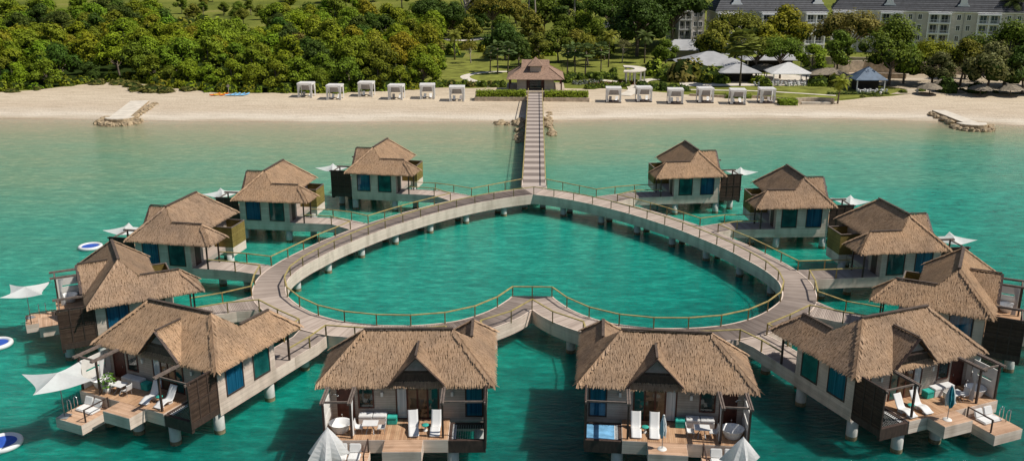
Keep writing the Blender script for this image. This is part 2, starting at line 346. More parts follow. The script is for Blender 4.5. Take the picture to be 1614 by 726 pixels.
def water_material():
    m, nt, out = new_mat('lagoon_water'); b = pbr(nt, out, 0.07, 0.42)
    b.inputs['IOR'].default_value = 1.33
    b.subsurface_method = 'BURLEY'; b.inputs['Subsurface Weight'].default_value = 0.66; b.inputs['Subsurface Scale'].default_value = 3.0; b.inputs['Subsurface Radius'].default_value = (0.5, 1.0, 0.9)
    tc = N(nt, 'ShaderNodeTexCoord'); at = N(nt, 'ShaderNodeAttribute', attribute_name='shore')
    n1 = N(nt, 'ShaderNodeTexNoise'); n1.inputs['Scale'].default_value = 0.022; n1.inputs['Detail'].default_value = 5
    mp = N(nt, 'ShaderNodeMapping'); mp.inputs['Scale'].default_value = (.6, 1.5, 1)
    L(nt, tc.outputs['Object'], mp.inputs['Vector']); L(nt, mp.outputs[0], n1.inputs['Vector'])
    m1 = N(nt, 'ShaderNodeMath', operation='MULTIPLY_ADD'); L(nt, n1.outputs['Fac'], m1.inputs[0]); m1.inputs[1].default_value = 56; m1.inputs[2].default_value = -28
    n3 = N(nt, 'ShaderNodeTexNoise'); n3.inputs['Scale'].default_value = 0.16; n3.inputs['Detail'].default_value = 4
    mp3 = N(nt, 'ShaderNodeMapping'); mp3.inputs['Scale'].default_value = (.5, 1.6, 1); L(nt, tc.outputs['Object'], mp3.inputs['Vector']); L(nt, mp3.outputs[0], n3.inputs['Vector'])
    m3 = N(nt, 'ShaderNodeMath', operation='MULTIPLY_ADD'); L(nt, n3.outputs['Fac'], m3.inputs[0]); m3.inputs[1].default_value = 22; m3.inputs[2].default_value = -11
    # keep the very edge crisp: noise fades in away from the shore
    dd = N(nt, 'ShaderNodeMath', operation='MULTIPLY'); L(nt, at.outputs['Fac'], dd.inputs[0]); dd.inputs[1].default_value = 1 / 30
    cl = N(nt, 'ShaderNodeClamp'); L(nt, dd.outputs[0], cl.inputs[0])
    s1 = N(nt, 'ShaderNodeMath', operation='ADD'); L(nt, m1.outputs[0], s1.inputs[0]); L(nt, m3.outputs[0], s1.inputs[1])
    s2 = N(nt, 'ShaderNodeMath', operation='MULTIPLY_ADD'); L(nt, s1.outputs[0], s2.inputs[0]); L(nt, cl.outputs[0], s2.inputs[1]); L(nt, at.outputs['Fac'], s2.inputs[2])
    dv = N(nt, 'ShaderNodeMath', operation='DIVIDE'); L(nt, s2.outputs[0], dv.inputs[0]); dv.inputs[1].default_value = 200
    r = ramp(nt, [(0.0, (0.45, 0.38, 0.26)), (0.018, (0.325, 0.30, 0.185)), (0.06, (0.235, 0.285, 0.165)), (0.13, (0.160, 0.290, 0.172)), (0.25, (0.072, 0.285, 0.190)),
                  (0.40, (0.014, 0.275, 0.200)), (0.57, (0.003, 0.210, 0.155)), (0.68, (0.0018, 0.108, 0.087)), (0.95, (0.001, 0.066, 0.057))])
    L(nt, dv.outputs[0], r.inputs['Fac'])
    # light and dark of the ripples put into the base colour as fine mottling
    n4 = N(nt, 'ShaderNodeTexNoise'); n4.inputs['Scale'].default_value = 0.95; n4.inputs['Detail'].default_value = 6; n4.inputs['Roughness'].default_value = .65
    mp4 = N(nt, 'ShaderNodeMapping'); mp4.inputs['Scale'].default_value = (.55, 1.5, 1); mp4.inputs['Rotation'].default_value = (0, 0, .12)
    L(nt, tc.outputs['Object'], mp4.inputs['Vector']); L(nt, mp4.outputs[0], n4.inputs['Vector'])
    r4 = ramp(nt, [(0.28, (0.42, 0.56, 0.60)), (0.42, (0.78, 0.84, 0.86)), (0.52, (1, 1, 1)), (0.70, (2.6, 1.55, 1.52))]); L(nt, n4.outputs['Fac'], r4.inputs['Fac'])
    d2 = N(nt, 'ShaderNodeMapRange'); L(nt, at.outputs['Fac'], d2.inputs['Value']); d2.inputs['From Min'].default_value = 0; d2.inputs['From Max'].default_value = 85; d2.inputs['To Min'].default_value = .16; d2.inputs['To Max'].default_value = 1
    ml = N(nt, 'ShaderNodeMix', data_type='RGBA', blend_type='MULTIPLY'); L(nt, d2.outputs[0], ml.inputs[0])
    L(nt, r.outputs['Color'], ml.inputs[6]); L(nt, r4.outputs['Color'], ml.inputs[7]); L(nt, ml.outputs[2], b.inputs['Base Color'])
    wv = N(nt, 'ShaderNodeTexNoise'); wv.inputs['Scale'].default_value = 1.9; wv.inputs['Detail'].default_value = 7; wv.inputs['Roughness'].default_value = .62
    L(nt, mp4.outputs[0], wv.inputs['Vector'])
    bp = N(nt, 'ShaderNodeBump'); bp.inputs['Strength'].default_value = 0.8; bp.inputs['Distance'].default_value = 0.26
    L(nt, wv.outputs['Fac'], bp.inputs['Height']); L(nt, bp.outputs[0], b.inputs['Normal'])
    return m
M['water'] = water_material()
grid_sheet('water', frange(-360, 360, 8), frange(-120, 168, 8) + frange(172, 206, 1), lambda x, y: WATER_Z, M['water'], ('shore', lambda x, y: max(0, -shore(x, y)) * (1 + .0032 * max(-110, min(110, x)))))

# ------------------------------------------------------------------ ground and beach
def ground_material():
    m, nt, out = new_mat('ground_cover'); b = pbr(nt, out, 0.95, 0.1)
    tc = N(nt, 'ShaderNodeTexCoord')
    n1 = N(nt, 'ShaderNodeTexNoise'); n1.inputs['Scale'].default_value = 0.03; n1.inputs['Detail'].default_value = 8; n1.inputs['Roughness'].default_value = .65
    L(nt, tc.outputs['Object'], n1.inputs['Vector'])
    r = ramp(nt, [(0.30, (0.06, 0.075, 0.014)), (0.45, (0.125, 0.145, 0.024)), (0.58, (0.18, 0.19, 0.035)), (0.75, (0.24, 0.20, 0.07))])
    L(nt, n1.outputs['Fac'], r.inputs['Fac']); L(nt, r.outputs['Color'], b.inputs['Base Color'])
    n2 = N(nt, 'ShaderNodeTexNoise'); n2.inputs['Scale'].default_value = 0.9; n2.inputs['Detail'].default_value = 6; L(nt, tc.outputs['Object'], n2.inputs['Vector'])
    bp = N(nt, 'ShaderNodeBump'); bp.inputs['Strength'].default_value = 1; bp.inputs['Distance'].default_value = 0.6; L(nt, n2.outputs['Fac'], bp.inputs['Height']); L(nt, bp.outputs[0], b.inputs['Normal'])
    return m
M['ground'] = ground_material()
grid_sheet('ground', frange(-900, 900, 30), frange(150, 250, 4) + frange(270, 1600, 20), lambda x, y: zg(x, y) - 0.06, M['ground'])

def sand_material():
    m, nt, out = new_mat('beach_sand'); b = pbr(nt, out, 0.95, 0.15)
    tc = N(nt, 'ShaderNodeTexCoord'); at = N(nt, 'ShaderNodeAttribute', attribute_name='shore')
    n1 = N(nt, 'ShaderNodeTexNoise'); n1.inputs['Scale'].default_value = 0.12; n1.inputs['Detail'].default_value = 6
    mp = N(nt, 'ShaderNodeMapping'); mp.inputs['Scale'].default_value = (.35, 1.4, 1); L(nt, tc.outputs['Object'], mp.inputs['Vector']); L(nt, mp.outputs[0], n1.inputs['Vector'])
    ma = N(nt, 'ShaderNodeMath', operation='MULTIPLY_ADD'); L(nt, n1.outputs['Fac'], ma.inputs[0]); ma.inputs[1].default_value = 12; L(nt, at.outputs['Fac'], ma.inputs[2])
    dv = N(nt, 'ShaderNodeMath', operation='DIVIDE'); L(nt, ma.outputs[0], dv.inputs[0]); dv.inputs[1].default_value = 60
    r = ramp(nt, [(0.07, (0.34, 0.27, 0.18)), (0.11, (0.45, 0.37, 0.27)), (0.17, (0.62, 0.545, 0.44)), (0.23, (0.55, 0.465, 0.36)), (0.33, (0.51, 0.415, 0.305)), (0.5, (0.55, 0.455, 0.335)), (0.8, (0.50, 0.405, 0.285))])
    L(nt, dv.outputs[0], r.inputs['Fac'])
    n2 = N(nt, 'ShaderNodeTexNoise'); n2.inputs['Scale'].default_value = 0.5; n2.inputs['Detail'].default_value = 8; n2.inputs['Roughness'].default_value = .7; L(nt, mp.outputs[0], n2.inputs['Vector'])
    r2 = ramp(nt, [(0.28, (0.66, 0.63, 0.58)), (0.42, (0.92, 0.91, 0.90)), (0.55, (1, 1, 1)), (0.7, (1.12, 1.12, 1.13))]); L(nt, n2.outputs['Fac'], r2.inputs['Fac'])
    ml = N(nt, 'ShaderNodeMix', data_type='RGBA', blend_type='MULTIPLY'); ml.inputs[0].default_value = 1
    L(nt, r.outputs['Color'], ml.inputs[6]); L(nt, r2.outputs['Color'], ml.inputs[7]); L(nt, ml.outputs[2], b.inputs['Base Color'])
    n3 = N(nt, 'ShaderNodeTexNoise'); n3.inputs['Scale'].default_value = 1.6; n3.inputs['Detail'].default_value = 5; L(nt, tc.outputs['Object'], n3.inputs['Vector'])
    bp = N(nt, 'ShaderNodeBump'); bp.inputs['Strength'].default_value = .9; bp.inputs['Distance'].default_value = 0.22; L(nt, n3.outputs['Fac'], bp.inputs['Height']); L(nt, bp.outputs[0], b.inputs['Normal'])
    return m
M['sand'] = sand_material()
def strip_sheet(name, xs, lo, hi, n, dz, mat, attr=None):
    vs = []; k = len(xs)
    for j in range(n + 1):
        for x in xs:
            y = lerp(lo(x), hi(x), j / n); vs.append((x, y, zg(x, y) + dz))
    fs = [(j * k + i, j * k + i + 1, (j + 1) * k + i + 1, (j + 1) * k + i) for j in range(n) for i in range(k - 1)]
    me = bpy.data.meshes.new(name); me.from_pydata(vs, [], fs); me.update()
    me.polygons.foreach_set('use_smooth', [True] * len(fs))
    if attr:
        a = me.attributes.new(attr[0], 'FLOAT', 'POINT'); a.data.foreach_set('value', [attr[1](v[0], v[1]) for v in vs])
    me.materials.append(mat); o = bpy.data.objects.new(name, me); COL.objects.link(o)
    return tag(o, kind='structure')
def wob(x, s): return noise.noise(Vector((x * s, 3.3, 0)))
strip_sheet('beach', frange(-300, 300, 2.5), lambda x: interp(WX, WY, x) - 14, lambda x: interp(VX, VY, x) + 1.5 * wob(x, .15), 26, 0.0, M['sand'], ('shore', lambda x, y: shore(x, y)))

def flat_sheet(name, poly, dz, mat, sub=3.0):
    """flat piece that follows the terrain"""
    bm = bmesh.new(); vs = [bm.verts.new((x, y, 0)) for x, y in poly]; bm.faces.new(vs)
    bmesh.ops.triangulate(bm, faces=bm.faces[:])
    for _ in range(3): bmesh.ops.subdivide_edges(bm, edges=bm.edges[:], cuts=1, use_grid_fill=True)
    for v in bm.verts: v.co.z = zg(v.co.x, v.co.y) + dz
    bm.normal_update()
    for f in bm.faces:
        if f.normal.z < 0: f.normal_flip()
    me = bpy.data.meshes.new(name); bm.to_mesh(me); bm.free(); me.materials.append(M[mat])
    o = bpy.data.objects.new(name, me); COL.objects.link(o); return tag(o, kind='structure')
def ribbon(name, pts, width, dz, mat):
    vs = []; fs = []
    P = catmull(pts, 8); k = len(P)
    for i, p in enumerate(P):
        a = P[max(i - 1, 0)]; b = P[min(i + 1, k - 1)]; d = Vector((b[0] - a[0], b[1] - a[1])).normalized()
        for s in (-1, 1):
            x = p[0] - d.y * s * width / 2; y = p[1] + d.x * s * width / 2; vs.append((x, y, zg(x, y) + dz))
    fs = [(2 * i + 1, 2 * i, 2 * i + 2, 2 * i + 3) for i in range(k - 1)]
    me = bpy.data.meshes.new(name); me.from_pydata(vs, [], fs); me.update(); me.materials.append(M[mat])
    o = bpy.data.objects.new(name, me); COL.objects.link(o); return tag(o, kind='structure')
def catmull(P, n):
    out = []
    for i in range(len(P) - 1):
        p0 = P[max(i - 1, 0)]; p1 = P[i]; p2 = P[i + 1]; p3 = P[min(i + 2, len(P) - 1)]
        for k in range(n):
            t = k / n
            out.append(tuple(0.5 * ((2 * p1[a]) + (-p0[a] + p2[a]) * t + (2 * p0[a] - 5 * p1[a] + 4 * p2[a] - p3[a]) * t * t + (-p0[a] + 3 * p1[a] - 3 * p2[a] + p3[a]) * t ** 3) for a in range(len(p1))))
    out.append(tuple(P[-1])); return out

# ------------------------------------------------------------------ heart walkway
IN = [(0, 123.6), (2.2, 122.6), (4.7, 121.1), (7.15, 119.3), (9.5, 117.2), (11.75, 114.95), (13.8, 112.6), (15.75, 110.1), (17.6, 107.6), (19.2, 105.0), (20.8, 102.15),
      (22.2, 99.45), (23.4, 96.5), (24.45, 93.7), (25.15, 90.8), (25.25, 88.2), (24.5, 84.7), (22.8, 81.95), (20.6, 79.6), (17.9, 77.9), (14.9, 77.05), (11.4, 76.85), (8.6, 77.4),
      (6.4, 78.4), (4.1, 80.6), (2.5, 83.3), (2.05, 84.4)]
WID = 3.35
def resample(P, step):
    d = [0]
    for i in range(1, len(P)): d.append(d[-1] + math.dist(P[i - 1], P[i]))
    n = int(round(d[-1] / step)); out = []; j = 0
    for i in range(n + 1):
        t = d[-1] * i / n
        while j < len(d) - 2 and d[j + 1] < t: j += 1
        f = (t - d[j]) / max(1e-9, d[j + 1] - d[j]); out.append((lerp(P[j][0], P[j + 1][0], f), lerp(P[j][1], P[j + 1][1], f)))
    return out
INF = resample(catmull(IN, 12), 0.15)
def offset_pts(P, wdt):
    O = []
    for i, p in enumerate(P):
        a = P[max(i - 4, 0)]; b = P[min(i + 4, len(P) - 1)]
        d = Vector((b[0] - a[0], b[1] - a[1])).normalized(); nrm = Vector((-d.y, d.x))
        q = (p[0] + nrm.x * wdt, p[1] + nrm.y * wdt)
        if q[0] < 0 and p[0] > 1e-6:
            t = p[0] / (p[0] - q[0]); q = (0.0, lerp(p[1], q[1], t))
        O.append(q)
    return O
OUTF = offset_pts(INF, WID)
DENT_Y = min(q[1] for q in OUTF if abs(q[0]) < 1e-6 and q[1] < 100)
heart = empty('heart_walkway', (0, 100, 0), 0, 'heart-shaped weathered timber boardwalk on white concrete piles in the lagoon', 'walkway')
HO = Vector((0, 100, 0))
def hb(name, mb, mats, parent, smooth=False):
    """mesh built in world coordinates under the walkway"""
    mb.v = [(x, y - 100, z) for x, y, z in mb.v]
    return mb.build(name, mats, parent, smooth)
RIB = 0.044
for sgn in (1, -1):
    mb = MB(sgn)
    st = [(i, o) for i, o in zip(INF, OUTF)]
    first = st[0]
    fan = [((0, 123.6), (0, 128.6)), ((0, 123.6), (1.72, 128.5)), ((0.02, 123.58), (first[1][0], first[1][1]))]
    for (a, b), (c, d) in zip(fan[:-1], fan[1:]): mb.add([(*a, 0.0), (*b, 0.0), (*d, 0.0), (*c, 0.0)], [(0, 1, 2, 3)])
    for (a, b), (c, d) in zip(st[:-1], st[1:]):
        ma = ((a[0] + c[0]) / 2, (a[1] + c[1]) / 2); mo = ((b[0] + d[0]) / 2, (b[1] + d[1]) / 2)
        mb.add([(*a, -RIB), (*b, -RIB), (*mo, RIB), (*ma, RIB), (*d, -RIB), (*c, -RIB)], [(0, 1, 2, 3), (3, 2, 4, 5)])
    hb('deck', mb, 'planks', heart)
    for P, o in ((INF, 0.06), (OUTF, -0.06)):
        f = MB(sgn)
        P2 = P[::5] + [P[-1]]
        if P is OUTF: P2 = [(1.9, 128.4)] + [p for p in P2 if not (p[1] < 90 and p[0] < 0.05)] + [(0, DENT_Y)]
        for p, q in zip(P2[:-1], P2[1:]):
            if math.dist(p, q) < 1e-3: continue
            f.add([(*p, -1.3), (*q, -1.3), (*q, .05), (*p, .05)], [(0, 1, 2, 3)] if P is INF else [(3, 2, 1, 0)])
            d = Vector((q[0] - p[0], q[1] - p[1])).normalized(); nx, ny = -d.y * o * 2, d.x * o * 2
            f.add([(*p, .05), (*q, .05), (q[0] + nx, q[1] + ny, .05), (p[0] + nx, p[1] + ny, .05)], [(0, 1, 2, 3)] if P is INF else [(3, 2, 1, 0)])
            f.add([(p[0] + nx, p[1] + ny, -1.3), (q[0] + nx, q[1] + ny, -1.3), (q[0] + nx, q[1] + ny, .05), (p[0] + nx, p[1] + ny, .05)], [(3, 2, 1, 0)] if P is INF else [(0, 1, 2, 3)])
        if P is INF and sgn > 0: f.quad((-2.05, 84.5, -1.3), (2.05, 84.5, -1.3), (2.05, 84.5, .05), (-2.05, 84.5, .05))
        hb('inner_fascia' if P is INF else 'outer_fascia', f, 'fascia', heart)
    # underside
    u = MB(sgn)
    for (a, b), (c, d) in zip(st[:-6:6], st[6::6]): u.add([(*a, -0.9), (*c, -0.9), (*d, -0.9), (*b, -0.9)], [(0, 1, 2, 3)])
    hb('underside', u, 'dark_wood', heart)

def make_pile_mesh(name, r=0.42, top=-0.95):
    h = top - WATER_Z
    m = MB(); m.lathe((0, 0, 0), [(0, h), (r, h), (r, 0.5), (r * 1.01, 0.34)], 14, 0); m.lathe((0, 0, 0), [(r * 1.01, 0.34), (r * 1.02, 0), (r * .98, -1.2)], 14, 1)
    me = m.mesh(name, ['pile', 'pile_foot'], True); return me
PILE = make_pile_mesh('pile')
def pile(x, y, parent, wofs=(0, 0)):
    o = bpy.data.objects.new('pile', PILE); COL.objects.link(o); o.location = (x - wofs[0], y - wofs[1], WATER_Z); o.parent = parent; return o
dist = 0; acc = 2.0
for i in range(1, len(INF)):
    acc += 0.15
    if acc >= 6.1:
        acc = 0
        p, q = Vector(INF[i]), Vector(OUTF[i]); d = (q - p)
        if d.length < 1.5: continue
        d.normalize(); L_ = (Vector(OUTF[i]) - p).length
        for sgn in (1, -1):
            for k in ((0.75, L_ - 0.8) if L_ > 2.6 else (0.75,)):
                c = p + d * k
                if c.x < 0.6 and c.y > 100: continue
                pile(sgn * c.x, c.y, heart, (0, 100))
for x in (-1.3, 1.3): pile(x, 126.0, heart, (0, 100))

RAIL_H = 1.08
def railing(pts, parent, wofs=(0, 0, 0), spacing=3.1, ends=(True, True), inset=0.0, sub=True, name='railing'):
    """olive top rail on square posts; posts are pieces of the run"""
    P = [Vector((p[0], p[1])) for p in pts]
    d = [0]
    for a, b in zip(P[:-1], P[1:]): d.append(d[-1] + (b - a).length)
    n = max(1, int(round(d[-1] / spacing)))
    S = []; j = 0
    for i in range(n + 1):
        t = d[-1] * i / n
        while j < len(d) - 2 and d[j + 1] < t - 1e-6: j += 1
        f = (t - d[j]) / max(1e-9, d[j + 1] - d[j]); S.append(P[j].lerp(P[j + 1], f))
    o3 = Vector(wofs); mb = MB()
    for a, b in zip(S[:-1], S[1:]):
        e = (b - a).normalized() * 0.03
        mb.bar(Vector((a.x - e.x, a.y - e.y, RAIL_H)) - o3, Vector((b.x + e.x, b.y + e.y, RAIL_H)) - o3, 0.135, 0.08)
    pm = []
    for i, s in enumerate(S):
        if (i == 0 and not ends[0]) or (i == n and not ends[1]): continue
        pm.append(s)
    if not sub:
        for s in pm: mb.bar(Vector((s.x, s.y, -0.1)) - o3, Vector((s.x, s.y, RAIL_H - .033)) - o3, 0.1, 0.1, mi=1)
        return mb.build(name, ['rail', 'rail_post'], parent)
    r = mb.build(name, ['rail', 'rail_post'], parent)
    for s in pm:
        o = bpy.data.objects.new('post', POST); COL.objects.link(o); o.parent = r; o.location = Vector((s.x, s.y, 0)) - o3
    return r
POST = MB().box(-.05, .05, -.05, .05, -.1, RAIL_H - .033).mesh('post', 'rail_post')
def inner_line():
    P = [(x, y) for x, y in INF[::2]]; P[-1] = INF[-1]; return P
PI_ = inner_line()
def shift(P, k):
    O = []
    for i, p in enumerate(P):
        a = P[max(i - 2, 0)]; b = P[min(i + 2, len(P) - 1)]; d = Vector((b[0] - a[0], b[1] - a[1])).normalized()
        O.append((p[0] - d.y * k, p[1] + d.x * k))
    return O
RI = shift(PI_, 0.12); RI[0] = (0, 123.85)
railing(RI, heart, HO); railing([(-x, y) for x, y in RI], heart, HO, ends=(False, True))
railing([(RI[-1][0], 84.35), (0, 84.35), (-RI[-1][0], 84.35)], heart, HO, 2.1, (False, False))
# outer edge runs between the footbridges; joints in world coordinates (right side; left is mirrored)
JT = {'1': [(8.65, 122.85), (11.35, 120.1)], '2': [(20.6, 108.9), (22.35, 106.4)], '3': [(28.3, 92.9), (28.65, 90.0)], '4': [(27.7, 83.8), (25.9, 80.2)], '5': [(20.9, 75.6), (18.2, 74.25)], '6': [(7.6, 74.35), (4.6, 75.7)]}
OF = OUTF[::3]
def run(a, b):
    ia = min(range(len(OF)), key=lambda i: math.dist(OF[i], a)); ib = min(range(len(OF)), key=lambda i: math.dist(OF[i], b))
    mid = [p for p in shift(OF, -0.12)[ia + 2:ib - 1]]
    return [a] + mid + [b]
RUNS = [[(1.85, 128.4), JT['1'][0]]] + [run(JT[str(k)][1], JT[str(k + 1)][0]) for k in range(1, 6)]
dent_mid = [p for p in OF if p[0] > 0.3 and p[0] < 4.4 and 70 < p[1] < 90 and p[1] < DENT_Y]
RUNS.append([JT['6'][1]] + sorted([p for p in OF if 0.4 < p[0] < 4.2 and 74 < p[1] < DENT_Y - 0.2 and OF.index(p) > len(OF) * .7], key=lambda p: -p[0]) + [(0, DENT_Y + .1)])
for s in (1, -1):
    for k, rn in enumerate(RUNS):
        railing([(s * x, y) for x, y in rn], heart, HO, 2.9 if k else 3.3, ends=(True, not (k == 6 and s < 0)))

# ------------------------------------------------------------------ jetty to the beach
jetty = empty('jetty', (0, 128.6, 0), 0, 'long straight timber jetty with light and dark deck panels running to the beach pavilion', 'jetty')
JW = 1.72; JY0, JY1 = 128.55, 219.2
PL = 2.05; PANEL = []
for mat in ('planks_light', 'planks_dark'):
    mb = MB()
    for i in range(14):
        a = PL * i / 14; b = PL * (i + 1) / 14
        mb.add([(-JW, a, -.012), (JW, a, -.012), (JW, (a + b) / 2, .012), (-JW, (a + b) / 2, .012), (JW, b, -.012), (-JW, b, -.012)], [(0, 1, 2, 3), (3, 2, 4, 5)])
    PANEL.append(mb.mesh('deck_panel', mat))
y = 0; idx = 0
while y < JY1 - 128.6 - 1:
    o = bpy.data.objects.new('deck_panel', PANEL[idx % 2]); COL.objects.link(o); o.location = (0, y, 0); o.parent = jetty; y += PL; idx += 1
JY1 = 128.6 + y
for s in (-1, 1): MB().box(s * JW - .05, s * JW + .05, 0, JY1 - 128.6, -1.1, .05).build('side_beam', 'fascia', jetty)
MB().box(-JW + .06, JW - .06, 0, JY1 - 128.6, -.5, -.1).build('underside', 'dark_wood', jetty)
for s in (-1, 1): railing([(s * 1.66, 128.8), (s * 1.66, JY1 - .3)], jetty, (0, 128.6, 0), 2.9, (False, True))
for i in range(12):
    y = 131.5 + i * 6.1
    if y < 200:
        for x in (-1.15, 1.15): pile(x, y, jetty, (0, 128.6))

# ------------------------------------------------------------------ thatch
def in_poly(p, poly):
    c = False; n = len(poly); j = n - 1
    for i in range(n):
        if (poly[i][1] > p[1]) != (poly[j][1] > p[1]) and p[0] < (poly[j][0] - poly[i][0]) * (p[1] - poly[i][1]) / (poly[j][1] - poly[i][1]) + poly[i][0]: c = not c
        j = i
    return c
def thatch_plane(mb, pts, rng, course=0.25, gap=0.034, holes=None):
    """courses of palm blades laid over one roof plane (pts counter-clockwise from outside)"""
    P = [Vector(p) for p in pts]
    nrm = Vector((0, 0, 0))
    for i in range(len(P)): nrm += P[i].cross(P[(i + 1) % len(P)])
    nrm.normalize()
    if nrm.z < 0: nrm = -nrm
    down = (Vector((0, 0, -1)) - nrm * (-nrm.z)).normalized(); side = nrm.cross(down).normalized()
    o = P[0]; uv = [((p - o).dot(side), (p - o).dot(down)) for p in P]
    us = [a for a, b in uv]; vs = [b for a, b in uv]
    v = min(vs) + 0.05
    while v < max(vs) + 0.05:
        u = min(us) + rng.random() * gap
        while u < max(us):
            uu = u + rng.uniform(-.04, .04); vv = v + rng.uniform(-.085, .085)
            if in_poly((uu, vv - 0.06), uv):
                p = o + side * uu + down * vv
                if not (holes and holes(p)):
                    ln = rng.uniform(.28, .50); wd = rng.uniform(.012, .027); lift = rng.uniform(.018, .046)
                    sk = rng.uniform(-.09, .09)
                    a = p - down * 0.12 + nrm * 0.015; b = p + down * (ln - .12) + side * sk + nrm * lift
                    mb.add([tuple(a - side * wd), tuple(a + side * wd), tuple(b + side * wd * .8), tuple(b - side * wd * .8)], [(0, 1, 2, 3)])
            u += gap
        v += course * rng.uniform(.85, 1.15)
def fringe(mb, a, b, out, rng, gap=0.034, drop=0.28):
    a = Vector(a); b = Vector(b); d = (b - a); n = int(d.length / gap); d.normalize(); out = Vector(out)
    for k in range(3):
        for i in range(n):
            p = a + d * (gap * (i + rng.random())) - out * (0.05 + 0.10 * k) + Vector((0, 0, .06 - .04 * k))
            ln = drop * rng.uniform(.75, 1.15); e = p + out * rng.uniform(.06, .22) + Vector((0, 0, -ln)) + d * rng.uniform(-.09, .09); w_ = rng.uniform(.016, .036)
            mb.add([tuple(p - d * w_), tuple(p + d * w_), tuple(e + d * w_ * .6), tuple(e - d * w_ * .6)], [(0, 1, 2, 3)])
def hip_tufts(mb, a, b, rng, gap=0.06):
    a = Vector(a); b = Vector(b); d = b - a; n = int(d.length / gap); d.normalize(); sd_ = d.cross(Vector((0, 0, 1))).normalized(); up = sd_.cross(d).normalized()
    if up.z < 0: up = -up
    for i in range(n):
        for s in (-1, 1):
            p = a + d * (gap * (i + rng.random())) + up * .10
            e = p + d * rng.uniform(.25, .5) + sd_ * s * rng.uniform(.14, .34) - up * rng.uniform(.04, .13); w_ = rng.uniform(.04, .07)
            q = d * .5 + sd_ * s; q = Vector((-q.y, q.x, 0)).normalized() * w_
            mb.add([tuple(p - q), tuple(p + q), tuple(e + q), tuple(e - q)], [(0, 1, 2, 3)])

